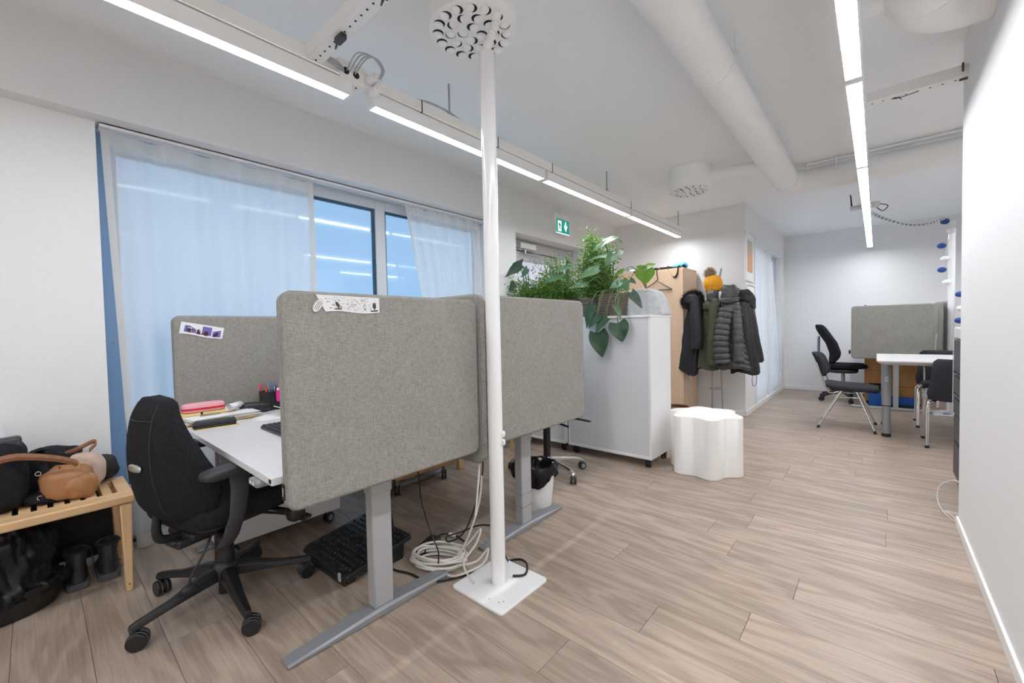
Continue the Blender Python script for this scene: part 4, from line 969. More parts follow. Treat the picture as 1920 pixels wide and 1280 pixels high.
for sx in (-1, 1):
    for ye in (y1 - .075, y0 + .02):
        b = bm_(); x = .148 if sx > 0 else -.160; w = .032
        hexa(b, [(x - w + .004, ye + .035, 0), (x + w - .006, ye + .035, 0), (x + w - .006, ye + .058, 0), (x - w + .004, ye + .058, 0), (x - w, ye + .025, BZ - .037), (x + w, ye + .025, BZ - .037), (x + w, ye + .065, BZ - .037), (x - w, ye + .065, BZ - .037)])
        o = obj('leg', b, 'birchz', t, .005)
        b = bm_(); cyl(b, (x + w - .0035, ye + .045, .033), (x + w - .002, ye + .045, .033), .003, seg=8); obj('screw_hole', b, 'dark', o)

def cloth_lump(bm, c, rx, ry, rz, seed, amp=.12, e1=.7, e2=.7, nu=36, nv=20, floor=None):
    off = Vector((seed * 7.3, seed * 3.1, seed * 1.7))
    def fn(p):
        q = Vector((p.x / rx, p.y / ry, p.z / rz)); n = noise.noise(q * 1.6 + off) + .5 * noise.noise(q * 4.2 + off); s = 1 + amp * n
        r = Vector((p.x * s, p.y * s, p.z * s))
        if floor is not None: r.z = max(r.z, floor)
        return r
    superell(bm, c, rx, ry, rz, e1, e2, nu, nv, fn=fn)
BT = BZ + .001
t = thing('satchel', 'large black leather satchel lying on the bench, cut by the frame edge', 'bag', (-2.655, -.15, BT))
b = bm_(); cloth_lump(b, (0, -.035, .138), .135, .155, .138, 1, .05, .42, .42, floor=-.137); obj('bag_body', b, 'nylon', t)
b = bm_()
def ff(u, v):
    a = v * 1.45; y = -.20 + .20 * u; return (.05 + .112 * min(1, v * 2.0) + .006 * math.sin(5 * u), y + .0, .285 - .0 * v - .20 * max(0, v - .35) / .65 + .012 * math.sin(3 * u))
slab_sheet(b, ff, 14, 14, (1, 0, .3), .006); obj('flap', b, 'leather', t)
b = bm_(); tube(b, [ff(.98, .02 + .96 * i / 14) for i in range(15)], .004); tube(b, [ff(i / 14, 1) for i in range(15)], .004); obj('flap_piping', b, 'printer', t)
b = bm_(); hexa(b, [(.02, -.02, .22), (.10, -.02, .22), (.10, .108, .19), (.02, .108, .19), (.03, -.04, .285), (.09, -.04, .285), (.085, .105, .292), (.03, .105, .292)]); obj('top_edge', b, 'leather', t, .012)
t = thing('backpack', 'black nylon bag with straps slumped between satchel and tan handbag', 'bag', (-2.675, .055, BT))
b = bm_(); cloth_lump(b, (-.04, -.02, .10), .10, .10, .10, 3, .14, .6, .6, floor=-.099); obj('bag_body', b, 'nylon', t)
b = bm_(); cloth_lump(b, (.07, -.01, .026), .06, .10, .027, 5, .15, .7, .7, floor=-.0255); obj('front_pocket', b, 'nylon', t)
b = bm_(); tube(b, [(.09, -.045, .16), (.115, -.04, .10), (.12, -.055, .05), (.125, -.04, .015)], .012, 8, smooth=6, flat=.35); tube(b, [(.0, -.06, .20), (.06, -.03, .215), (.09, .01, .19)], .012, 8, smooth=6, flat=.35); obj('strap', b, 'nylon', t)
for p in ((.108, -.062, .13), (.126, -.06, .035), (.128, .012, .05)):
    b = bm_(); tube(b, [Vector(p) + Vector((0, .008 * math.cos(a), .008 * math.sin(a))) for a in (2 * PI * i / 14 for i in range(14))], .002, 6, closed=True); obj('ring', b, 'chrome', t)
t = thing('handbag', 'tan leather handbag with a brown shoulder strap lying on the bench', 'bag', (-2.590, .085, BT + .0), 0)
def hb(u, v):
    a = 2 * PI * u; return None
b = bm_(); cloth_lump(b, (.0, -.015, .070), .070, .080, .070, 8, .13, .75, .8, floor=-.068); obj('bag_body', b, 'tan', t)
b = bm_(); cloth_lump(b, (.04, .025, .052), .042, .055, .052, 12, .15, .8, .8, floor=-.051); obj('front_panel', b, 'tan', t)
b = bm_(); cloth_lump(b, (-.055, .030, .088), .035, .080, .088, 14, .10, .8, .8, floor=-.087); obj('back_flap', b, 'pinkle', t)
b = bm_(); slab_sheet(b, lambda u, v: (.035 - .02 * v + .012 * math.sin(3 * u), -.035 + .11 * u, .125 - .085 * u + .02 * v * (1 - u)), 12, 5, (1, 0, .2), .006); obj('opening_edge', b, 'brown', t)
b = bm_()
P = spline([(.055, -.225, .208), (.070, -.16, .222), (.075, -.10, .212), (.070, -.03, .185), (.055, .02, .152)], 8)
lp = [[p + Vector((.007, 0, .014)), p + Vector((.010, 0, 0)), p + Vector((.005, 0, -.014)), p + Vector((-.003, 0, -.012)), p + Vector((-.003, 0, .012))] for p in P]
rings(b, lp)
P = spline([(-.06, -.02, .175), (-.05, .03, .195), (-.045, .07, .215), (-.045, .085, .208), (-.045, .06, .18)], 6)
lp = [[p + Vector((.004, 0, .010)), p + Vector((.006, 0, 0)), p + Vector((.002, 0, -.010)), p + Vector((-.004, 0, -.008)), p + Vector((-.004, 0, .008))] for p in P]
rings(b, lp); obj('shoulder_strap', b, 'strap', t, angle=30)
b = bm_(); tube(b, [(.064, .022, .158), (.068, .034, .148), (.064, .026, .134), (.058, .012, .142)], .0025, 6, closed=True); obj('buckle', b, 'brass', t)
t = thing('coat', 'black coat draped over the back of the bench behind the tan handbag', 'coat', (-2.745, .105, 0))
b = bm_(); cloth_lump(b, (0, .06, BT + .066), .042, .085, .066, 33, .10, .8, .8, floor=-.065); obj('collar', b, 'blackcoat', t)
b = bm_(); slab_sheet(b, lambda u, v: (-.098 - .006 * math.sin(9 * u + 2 * v) - .006 * v, -.40 + .53 * u, BT + .07 - .44 * v + .01 * math.sin(7 * u)), 30, 12, (1, 0, 0), .008); obj('body', b, 'blackcoat', t, angle=180)
t = thing('carrier_bag', 'white plastic bag top standing behind the satchel at the wall', 'bag', (-2.775, -.16, BT))
b = bm_(); cloth_lump(b, (0, 0, .175), .04, .075, .172, 20, .12, .6, .6, floor=-.17); obj('bag_body', b, 'paper', t)

t = thing('liner_bin', 'oval black tub holding a glossy bin bag under the bench', 'waste bin', (-2.625, -.165, 0))
rib = lambda a, z: 1 + .006 * math.sin(70 * a)
b = bm_(); lathe(b, [(.10, 0), (.185, .003), (.195, .01), (.212, .10), (.217, .108), (.21, .108), (.19, .02), (.001, .02)], 140, sx=.62, sy=1.0, wob=rib); obj('tub', b, 'blackpl', t, angle=50)
b = bm_()
def bagw(a, z): return 1 + .04 * math.sin(5 * a + 18 * z) + .035 * math.sin(11 * a - 33 * z + 1) + .028 * math.sin(19 * a + 50 * z) + .015 * math.sin(37 * a + 20 * z)
lathe(b, [(.222, .075), (.228, .095), (.226, .108), (.214, .120), (.2, .124), (.195, .14), (.192, .17), (.195, .205), (.196, .24), (.192, .275), (.183, .305), (.16, .335), (.12, .352), (.06, .362), (.005, .36)], 140, sx=.62, sy=1.0, wob=bagw)
for v in b.verts:
    v.co += Vector((1, 1, .6)) * (.012 * noise.noise(v.co * 18) + .008 * noise.noise(v.co * 45 + Vector((3, 1, 2))))
    if v.co.z > .16: v.co.x -= .05 * (v.co.z - .16) / .2
obj('bin_liner', b, 'bag', t, angle=80)
def boot(label, x, y, rz):
    t = thing('boot', label, 'boot', (x, y, 0), rz, 'pair of black boots'); b = bm_(); lp = []
    for yy, w, h0 in ((-.138, .024, .0), (-.128, .036, 0), (-.06, .040, 0), (.03, .040, 0), (.09, .043, 0), (.13, .034, .002), (.148, .018, .006)):
        lp.append([(-w, yy, h0), (w, yy, h0), (w * 1.02, yy, .026), (w * .96, yy, .03), (-w * .96, yy, .03), (-w * 1.02, yy, .026)])
    rings(b, lp); so = obj('sole', b, 'greytyre', t, .003)
    b = bm_()
    for i in range(13):
        q = -.034 + i * .0056; box(b, q - .001, q + .001, -.1375, -.1335, .006, .026)
    o = obj('sole_ribs', b, 'greytyre', so); o['kind'] = 'stuff'
    b = bm_(); lp = []
    for z, yc, ry, rx in ((.031, .0, .132, .038), (.05, -.006, .124, .039), (.075, -.035, .094, .035), (.10, -.062, .064, .031), (.14, -.072, .056, .033), (.17, -.075, .058, .039)):
        lp.append([(rx * math.copysign(abs(math.cos(a)) ** .8, math.cos(a)), yc + ry * math.sin(a), z) for a in (2 * PI * i / 24 for i in range(24))])
    lp.append([(p[0] * .82, -.075 + (p[1] + .075) * .84, .171) for p in lp[-1]]); lp.append([(p[0] * .9, p[1], .09) for p in lp[-1]])
    rings(b, lp, True); obj('upper', b, 'leather', t, angle=50)
    b = bm_(); tube(b, [(.036 * math.cos(a), -.075 + .057 * math.sin(a), .172) for a in (2 * PI * i / 24 for i in range(24))], .007, 8, closed=True); obj('padded_collar', b, 'furb', t)
    b = bm_(); slab_sheet(b, lambda u, v: (-.009 + .018 * u, -.131 - .004 * math.sin(PI * v) + .0 * u, .085 + .085 * v), 2, 6, (0, 1, 0), .003); obj('heel_loop', b, 'leather', t)
    b = bm_(); tube(b, [(.02, .01, .10), (.04, -.01, .15), (.046, -.06, .16), (.05, -.10, .12), (.047, -.13, .07)], .0025, 6, smooth=6); obj('lace', b, 'cordb', t)
    t.scale = (1.0, .80, .95)
    return t
boot('black lace-up boot under the bench, farther from the bench leg', -2.722, .088, 1.60)
boot('black lace-up boot under the bench, standing right beside the bench leg', -2.725, .192, 1.56)
# ------------------------------------------------------------------ white cabinets with plants
def cabinet(label, x0, x1, y0, y1, z0, z1):
    t = thing('office_cabinet', label, 'cabinet', ((x0 + x1) / 2, (y0 + y1) / 2, 0)); w = (x1 - x0) / 2; d = (y1 - y0) / 2
    b = bm_(); box(b, -w, -w + .019, -d, d, z0 + .02, z1 - .02); box(b, w - .019, w, -d, d, z0 + .02, z1 - .02); box(b, -w + .019, w - .019, d - .016, d, z0 + .02, z1 - .02); obj('carcass', b, 'cabw', t, .001, smooth=False)
    bx('back_panel', 'cabf', t, -w + .0195, w - .0195, -d + .005, -d + .012, z0 + .021, z1 - .021, smooth=False)
    bx('top_board', 'cabw', t, -w - .001, w + .004, -d - .004, d + .004, z1 - .02, z1, .002); bx('bottom_board', 'cabw', t, -w, w, -d - .003, d, z0, z0 + .02, .002)
    for x in (-w + .05, w - .045):
        for y in (-d + .05, d - .05):
            caster_small(t, x, y, z0, .033, 'rubber', 'greytyre', .15)
    return t
CZ = 1.186
cabinet('white cabinet on casters beside the lobed stool, trailing leaves over it', -2.045, -1.292, 3.07, 3.475, .072, CZ)
cabinet('white cabinet behind the second desk, carrying the bushy plants', -2.76, -2.075, 3.07, 3.475, .072, CZ)
b = bm_()
for x in (-2.0695, -2.0585): box(b, x - .004, x + .004, 3.066, 3.074, .09, 1.17)
tag(obj('aluminium_edge_strip', b, 'trimw', bev=.001), 'upright white edge strip between the two white cabinets', 'edge strip')

def leaf_mesh(bm, base, tip, width, nrm, kind='heart', droop=.12, fold=.22, mi=0, nu=8, nv=12):
    base, tip = Vector(base), Vector(tip); ax = tip - base; L = ax.length; ax.normalize(); nrm = Vector(nrm); nrm = (nrm - ax * nrm.dot(ax)).normalized(); sd = ax.cross(nrm)
    def wd(v):
        if kind == 'heart': return (math.sin(PI * min(1, (v * .92 + .08)) ** .62)) ** .8 * (1 - .25 * v)
        if kind == 'lance': return math.sin(PI * v ** .8) ** .9
        return math.sin(PI * (v * .95 + .04) ** .7) ** .7
    def f(u, v):
        s = u * 2 - 1; w = wd(v) * width / 2; back = -.16 * L * abs(s) ** 1.2 * (1 - v) ** 5 if kind == 'heart' else 0
        wav = .02 * L * math.sin(9 * v + 3 * s) * abs(s)
        return base + ax * (v * L + back) + sd * s * w + nrm * (fold * w * abs(s) ** 1.3 - droop * L * v * v + wav)
    sheet(bm, f, nu, nv, mi)
def stalk(par, pts, r=.004):
    b = bm_(); tube(b, pts, r, 7, smooth=6); return obj('leaf_stalk', b, 'stem', par)
LV = [('T1',(-1.694,2.990,1.051),(-1.657,2.990,0.855),0.159),('T2',(-1.524,3.000,1.126),(-1.484,3.000,0.980),0.158),('T3',(-1.597,2.970,1.169),(-1.715,2.970,1.047),0.102),('T4',(-1.682,2.990,1.189),(-1.784,2.990,1.095),0.092),('T5',(-1.749,3.010,1.272),(-1.826,3.010,1.091),0.110),('T6',(-1.516,2.950,1.258),(-1.462,2.950,1.155),0.052),('G1',(-1.400,2.980,1.355),(-1.305,2.980,1.237),0.075),('U1',(-1.685,3.150,1.793),(-1.532,3.150,1.815),0.082),('U1b',(-1.659,3.120,1.776),(-1.781,3.120,1.720),0.055),('U2',(-1.602,3.150,1.662),(-1.499,3.150,1.695),0.098),('U2b',(-1.591,3.120,1.678),(-1.837,3.120,1.658),0.042),('U2c',(-1.576,3.100,1.674),(-1.638,3.100,1.581),0.079),('U3',(-1.709,3.100,1.572),(-1.900,3.100,1.513),0.116),('U4',(-1.807,3.080,1.455),(-1.981,3.080,1.438),0.065),('U5',(-1.517,3.120,1.458),(-1.452,3.120,1.374),0.100),('U5b',(-1.517,3.100,1.452),(-1.606,3.100,1.406),0.079),('V2',(-2.078,3.100,1.554),(-2.266,3.100,1.504),0.087),('V3',(-2.104,3.100,1.614),(-1.904,3.100,1.612),0.062),('M1',(-1.451,3.400,1.572),(-1.362,3.400,1.609),0.078),('M1b',(-1.447,3.400,1.567),(-1.528,3.400,1.611),0.061),('M2',(-1.438,3.380,1.556),(-1.431,3.380,1.444),0.164),('M3',(-1.594,3.300,1.556),(-1.686,3.300,1.530),0.074),('M4',(-1.533,3.420,1.574),(-1.623,3.420,1.583),0.062),('M5',(-1.558,3.350,1.487),(-1.500,3.350,1.455),0.053),('V1',(-2.531,3.120,1.700),(-2.773,3.120,1.618),0.128),('V1b',(-2.614,3.140,1.689),(-2.590,3.140,1.751),0.096),('V4',(-2.623,3.120,1.531),(-2.708,3.120,1.463),0.079),('V5',(-2.446,3.100,1.650),(-2.532,3.100,1.582),0.082)]
LV = {n: (Vector(a), Vector(c), w) for n, a, c, w in LV}
def planter(t, kind, r, h, m, rim=None):
    b = bm_(); lathe(b, [(r * .86, 0), (r * .88, .003), (r, h), (r * .94, h), (r * .92, h - .03), (.001, h - .028)], 32); o = obj(kind, b, m, t, angle=50)
    if m == 'wicker':
        for k in range(9):
            z = h * (k + .6) / 9.4; q = r * (.88 + .12 * z / h); b = bm_(); tube(b, [((q + .003 * math.cos(PI * i + PI * k)) * math.cos(2 * PI * i / 40), (q + .003 * math.cos(PI * i + PI * k)) * math.sin(2 * PI * i / 40), z) for i in range(40)], .0055, 6, closed=True); obj('woven_band', b, m, o)
    b = bm_(); lathe(b, [(r * .915, h - .029), (r * .9, h - .022), (.001, h - .018)], 24); obj('soil', b, 'soil', t)
def add_leaf(t, key, m, nrm, droop=.12, fold=.22, kind='heart', root=None, r=.0035, yoff=-.06, depth=0):
    a, c, w = LV[key]; o = Vector(t.location); a2 = a - o + Vector((0, yoff, 0)); c2 = c - o + Vector((0, yoff + depth, 0))
    b = bm_(); leaf_mesh(b, a2, c2, w * 1.05, nrm, kind, droop, fold); lf = obj('leaf', b, m, t, angle=180)
    if root:
        mid = Vector(root).lerp(a2, .55) + Vector((0, 0, .10)); s = stalk(t, [root, mid, a2], r)
    return lf
# big-leaved climber in the wicker planter
t = thing('climbing_plant', 'large heart-leaved climbing plant in a wicker basket, leaves hanging over the white cabinet', 'plant', (-1.69, 3.26, CZ))
planter(t, 'basket', .135, .19, 'wicker'); rt = (0, 0, .18)
nf = (.45, -.8, .25)
for k, m, nr, dr, fo, dp in (('T1', 'leafd', (.35, -.9, .15), .05, .12, 0), ('T2', 'leafd', (.35, -.9, .15), .05, .14, 0), ('T3', 'leafd', (.1, -.7, .7), .08, .25, -.02), ('T4', 'leafd', (.1, -.8, .5), .12, .2, -.02), ('T5', 'leafd', (-.2, -.9, .3), .08, .2, 0), ('T6', 'leafm', (.7, -.6, .2), .05, .4, -.01), ('G1', 'leafg', (.5, -.8, .4), .10, .15, -.02)):
    a, c, w = LV[k]; root = Vector((.09 if a.x > -1.66 else .02, -.10, .185)); o = Vector(t.location); a2 = a - o
    b = bm_(); leaf_mesh(b, a2, c - o + Vector((0, dp, 0)), w * 1.06, nr, 'heart', dr, fo, nu=10, nv=14); obj('leaf', b, m, t, angle=180)
    if k == 'G1': pts = [root + Vector((.02, .02, 0)), Vector((.13, -.21, .03)), Vector((.2, -.25, .08)), a2]
    else: pts = [root, Vector((a2.x * .7 + root.x * .3, -.18, .21 if a2.z < .1 else .20)), Vector((a2.x, a2.y * 1.0, max(a2.z + .05, .06))), a2]
    stalk(t, pts, .0038)
for k, m, nr, dr, fo, dp in (('U1', 'leafm', (.29, -.70, .64), .05, .12, 0), ('U1b', 'leafm', (.29, -.70, .64), .06, .12, -.02), ('U2', 'leafm', (.29, -.70, .64), .05, .12, 0), ('U2b', 'leafm', (.29, -.70, .64), .05, .12, -.02), ('U2c', 'leafm', (.4, -.85, .3), .06, .15, -.02), ('U3', 'leafm', (.29, -.70, .64), .06, .15, -.03), ('U4', 'leafm', (.29, -.70, .64), .05, .12, -.03), ('U5', 'leafm', (.5, -.75, .45), .08, .15, -.02), ('U5b', 'leafm', (.2, -.85, .4), .08, .15, -.02), ('V2', 'leafm', (.29, -.70, .64), .06, .15, -.03), ('V3', 'leafm', (.29, -.70, .64), .06, .12, -.02)):
    add_leaf(t, k, m, nr, dr, fo, 'heart', rt, .004, depth=dp)
# bright green plant in the grey felt planter
t = thing('monstera', 'young bright green plant standing in a grey felt planter on the cabinet', 'plant', (-1.445, 3.36, CZ))
b = bm_()
def fp(s): 
    return [(-.165, 0), (.17, 0), (.165, .04), (.145, .12), (.11, .185), (.06, .215), (-.02, .22), (-.08, .205), (-.125, .14), (-.155, .06)]
prism(b, fp(0), -.105, .098, 'y'); obj('felt_planter', b, 'felt', t, .012, angle=50, seg=3)
b = bm_(); superell(b, (0.04, -.106, .195), .010, .004, .010, 1, 1, 14, 8); obj('stud', b, 'brass', t)
for k, m, nr, dr, fo in (('M1', 'leafb', (.2, -.7, .6), .1, .2), ('M1b', 'leafb', (-.2, -.7, .7), .1, .2), ('M2', 'leafb', (.25, -.95, .1), .06, .12), ('M3', 'leafb', (-.1, -.7, .6), .1, .2), ('M4', 'leafd', (-.2, -.6, .7), .1, .25), ('M5', 'leafm', (.2, -.7, .6), .1, .2)):
    add_leaf(t, k, m, nr, dr, fo, 'heart', (.0, 0.0, .215), .0032)
# variegated plant at the far end and bushy fine-leaved plants
t = thing('climbing_plant', 'dark variegated plant with broad leaves at the window end of the cabinet', 'plant', (-2.56, 3.20, CZ))
planter(t, 'pot', .11, .17, 'wicker')
for k, m, nr, dr, fo in (('V1', 'leafd', (.3, -.85, .4), .08, .2), ('V1b', 'leafd', (.4, -.85, .2), .05, .15), ('V4', 'leafd', (.3, -.85, .3), .08, .15), ('V5', 'leafm', (.3, -.85, .4), .08, .15)):
    add_leaf(t, k, m, nr, dr, fo, 'heart', (0, 0, .16), .004)
def bushy(label, x, y, rpot, hpot, n, fn, seed, lw=(.035, .007), stems=14, pot='wicker'):
    t = thing('bushy_plant', label, 'plant', (x, y, CZ)); planter(t, 'pot', rpot, hpot, pot); r = random.Random(seed); b = bm_(); sb = bm_()
    tips = []
    for i in range(stems):
        p = Vector(fn(r)); tips.append(p); tube(sb, [(r.uniform(-.04, .04), r.uniform(-.04, .04), hpot - .02), p * .5 + Vector((0, 0, hpot * .5 + .05)), p], .0022, 5, smooth=4)
    for i in range(n):
        if r.random() < .75: q = r.choice(tips); c = (q * r.uniform(.45, 1.0) + Vector((0, 0, 0))) + Vector((r.gauss(0, .045), r.gauss(0, .04), r.gauss(0, .045)))
        else: c = Vector(fn(r)) * r.uniform(.6, 1)
        if c.z < hpot - .03: c.z = hpot + r.random() * .1
        if c.x + x > -1.20 or c.x + x < -2.755: continue
        d = Vector((r.gauss(0, 1), r.gauss(0, 1), r.gauss(-.1, .8))).normalized(); L = lw[0] * r.uniform(.6, 1.4); w = lw[1] * r.uniform(.7, 1.4); u, v = frame_of(d)
        a = r.random() * 6.28; s = u * math.cos(a) + v * math.sin(a); nn = d.cross(s)
        vs = [b.verts.new(c + k) for k in (d * 0, d * L * .45 + s * w - nn * w * .3, d * L, d * L * .45 - s * w - nn * w * .3)]
        b.faces.new((vs[0], vs[1], vs[2])); b.faces.new((vs[0], vs[2], vs[3]))
    o = obj('foliage', b, 'leaff', t, smooth=False); o['kind'] = 'stuff'; o = obj('stems', sb, 'stem', t); o['kind'] = 'stuff'
    return t
bushy('low dense fine-leaved plant spilling behind the second screen', -2.40, 3.27, .12, .17, 6500, lambda r: (r.uniform(-.40, .30), r.uniform(-.19, .14), r.uniform(.14, .36) + .05 * r.random()), 3, (.030, .0065), 26)
bushy('airy fine-leaved plant with thin twigs in front of the exit door', -2.17, 3.30, .11, .17, 2600, lambda r: (r.gauss(-.05, .20), r.uniform(-.15, .15), r.uniform(.25, .57)), 5, (.032, .0055), 20)
bushy('tall bright feathery plant rising above the other cabinet plants', -1.90, 3.29, .12, .17, 5600, lambda r: (lambda h: (r.gauss(.04, .16 - .14 * (h - .25) / .5), r.uniform(-.15, .13), h))(r.uniform(.2, .72)), 8, (.034, .0065), 24)

# ------------------------------------------------------------------ wardrobe and what lies on it
t = thing('wardrobe', 'tall pale birch wardrobe against the end wall behind the plants', 'wardrobe', (-2.12, 5.29, 0)); wx, wy = .40, .235; WZ = 1.782
b = bm_(); box(b, wx - .02, wx, -wy, wy, .0, WZ - .022); box(b, -wx, -wx + .02, -wy, wy, 0, WZ - .022); box(b, -wx + .02, wx - .02, wy - .012, wy, 0, WZ - .022); box(b, -wx + .02, wx - .02, -wy + .01, wy - .012, 0, .06); obj('carcass', b, 'birchv', t, .001, smooth=False)
bx('top_board', 'birchv', t, -wx, wx, -wy, wy, WZ - .0215, WZ, .001)
for s in (-1, 1):
    o = bx('door', 'birchv', t, min(s * .0015, s * (wx - .001)), max(s * .0015, s * (wx - .001)), -wy - .019, -wy - .0005, .062, WZ - .024, .001)
    b = bm_(); tube(b, [(s * .05, -wy - .019, 1.0), (s * .05, -wy - .045, 1.01), (s * .05, -wy - .045, 1.13), (s * .05, -wy - .019, 1.14)], .005); obj('handle', b, 'steel', o)
t = thing('umbrella', 'black folded umbrella with strap lying along the front edge of the wardrobe top', 'umbrella', (-2.02, 5.15, WZ + .0005), 0)
b = bm_(); cyl(b, (-.36, 0, .024), (.13, 0.02, .024), .022, .014, seg=12); cyl(b, (.13, .02, .024), (.26, .025, .02), .006, seg=8); superell(b, (.265, .025, .024), .022, .016, .022, .7, .7, 12, 8); obj('canopy_roll', b, 'nylon', t)
b = bm_(); P = spline([(.10, -.02, .03), (.12, -.128, .0), (.17, -.130, -.09), (.205, -.130, -.118), (.235, -.130, -.08), (.245, -.12, .0), (.24, -.03, .022)], 6); rings(b, [[p + Vector((0, -.002, .013)), p + Vector((0, .002, .013)), p + Vector((.012, .002, -.008)), p + Vector((.012, -.002, -.008))] for p in P]); obj('strap', b, 'nylon', t)
t = thing('blue_bag', 'crumpled light blue bag lying on the wardrobe top', 'bag', (-1.815, 5.235, WZ + .0005))
b = bm_(); cloth_lump(b, (0, 0, .035), .085, .06, .034, 41, .25, .8, .8, floor=-.033); cloth_lump(b, (.02, .02, .062), .045, .035, .026, 44, .2, .9, .9); obj('bag_body', b, 'skyblue', t)
t = thing('clothes_hanger', 'black clothes hanger hooked on the wardrobe front below the blue bag', 'hanger', (-2.02, 5.010, 1.515))
b = bm_(); tube(b, [(.0, 0.0, .285), (.002, -.0, .20), (0, 0, .13), (-.15, .004, .045), (-.155, .004, .03), (.15, .004, .012), (.155, .004, .03), (.01, 0, .125)], .0085, 8, smooth=3, flat=.6); obj('hanger_frame', b, 'blackpl', t)
b = bm_(); tube(b, [(0, 0, .28), (.0, .02, .2875), (.0, .10, .2875)], .004); obj('hook', b, 'steel', t)

# ------------------------------------------------------------------ coat stand, coats, hat
cx0, cy0 = -1.405, 5.17
t = thing('coat_stand', 'slim grey metal coat stand under a load of winter coats', 'coat stand', (cx0, cy0, 0))
b = bm_(); lathe(b, [(.165, 0), (.17, .006), (.165, .018), (.14, .022), (.001, .022)], 36); obj('base_disc', b, 'rubber', t)
for k in range(3):
    a = 2 * PI * k / 3 + .3; d = Vector((math.cos(a), math.sin(a), 0)); b = bm_(); cyl(b, d * .075 + Vector((0, 0, .02)), d * .028 + Vector((0, 0, 1.62)), .0085, seg=12); obj('upright', b, 'steel', t)
b = bm_(); tube(b, [(.066 * math.cos(a), .066 * math.sin(a), .36) for a in (2 * PI * i / 24 for i in range(24))], .005, 8, closed=True); obj('ring', b, 'steel', t)
b = bm_(); cyl(b, (.02, 0, 1.50), (.075, -.02, 1.735), .010, seg=10); cyl(b, (-.02, 0, 1.50), (-.06, -.02, 1.66), .009, seg=10); obj('prong', b, 'steel', t)
for k in range(5):
    a = 2 * PI * k / 5 + .2; d = Vector((math.cos(a), math.sin(a), 0)); b = bm_(); tube(b, [d * .02 + Vector((0, 0, 1.48)), d * .07 + Vector((0, 0, 1.49)), d * .10 + Vector((0, 0, 1.53)), d * .09 + Vector((0, 0, 1.555))], .005, 8, smooth=5); obj('hook', b, 'steel', t)

def coat_shell(bm, top, bot, ztop, zbot, w0, w1, d0, d1, yaw, seed, folds=7, famp=.10, puff=0, npuff=0, sag=.0, nv=34):
    n = 48; lp = []; T = Vector(top); B = Vector(bot); ca, sa = math.cos(yaw), math.sin(yaw)
    for j in range(nv + 1):
        v = j / nv; z = ztop + (zbot - ztop) * v; c = T.lerp(B, v)
        sh = min(1, (v / .14)) ** .6 if v < .14 else 1
        w = (w0 + (w1 - w0) * v ** .8) * (.30 + .70 * sh); d = (d0 + (d1 - d0) * v) * (.5 + .5 * sh)
        pf = 1 + puff * abs(math.sin(PI * npuff * v + .35 * math.sin(3 * v * 9))) ** .6 - puff * .6 if npuff else 1
        row = []
        for i in range(n):
            a = 2 * PI * i / n
            f = 1 + famp * v * math.sin(folds * a + seed + 1.5 * v) + .5 * famp * v * math.sin((folds * 2 + 1) * a - seed) + .06 * noise.noise(Vector((math.cos(a) * 2 + seed, math.sin(a) * 2, v * 5)))
            x = w * math.copysign(abs(math.cos(a)) ** .8, math.cos(a)) * f * pf; y = d * math.copysign(abs(math.sin(a)) ** .8, math.sin(a)) * f * pf
            zz = z + (sag * math.cos(a) * v * v) + .015 * v * math.sin(3 * a + seed)
            row.append((c.x + x * ca - y * sa, c.y + x * sa + y * ca, zz))
        lp.append(row)
    lp.append([((p[0] - B.x) * .82 + B.x, (p[1] - B.y) * .82 + B.y, p[2] + .012) for p in lp[-1]])
    lp.append([((p[0] - B.x) * .8 + B.x, (p[1] - B.y) * .8 + B.y, p[2] + .10) for p in lp[-1]])
    rings(bm, lp)
def sleeve(bm, pts, r0, r1, seed, puff=0, npuff=0):
    P = spline(pts, 30 if npuff else 8); n = len(P); u = None; lp = []
    for i, p in enumerate(P):
        d = (P[min(n - 1, i + 1)] - P[max(0, i - 1)]).normalized()
        if u is None: u, _ = frame_of(d)
        u = (u - d * u.dot(d)).normalized(); w = d.cross(u); v = i / (n - 1); r = r0 + (r1 - r0) * v
        r *= (1 + puff * abs(math.sin(PI * npuff * v)) ** .5 - .5 * puff) if npuff else 1
        lp.append([p + (u * math.cos(a) * .85 + w * math.sin(a)) * r * (1 + .10 * noise.noise(Vector((math.cos(a) * 2, math.sin(a) * 2 + seed, v * 6)))) for a in (2 * PI * k / 20 for k in range(20))])
    lp.append([p for p in [P[-1] + (Vector(q) - P[-1]) * .8 for q in lp[-1]]]); d = (P[-2] - P[-1]).normalized() * .05; lp.append([Vector(q) + d for q in lp[-1]])
    rings(bm, lp)
def spikes(bm, pts, L, r, rnd, spread=.7):
    for p, nrm in pts:
        d = (Vector(nrm) + Vector((rnd.gauss(0, spread), rnd.gauss(0, spread), rnd.gauss(0, spread)))).normalized(); l = L * rnd.uniform(.5, 1.2); u, w = frame_of(d); p = Vector(p); b0 = [bm.verts.new(p + (u * math.cos(a) + w * math.sin(a)) * r) for a in (0, 2.1, 4.2)]; tp = bm.verts.new(p + d * l)
        for i in range(3): bm.faces.new((b0[i], b0[(i + 1) % 3], tp))
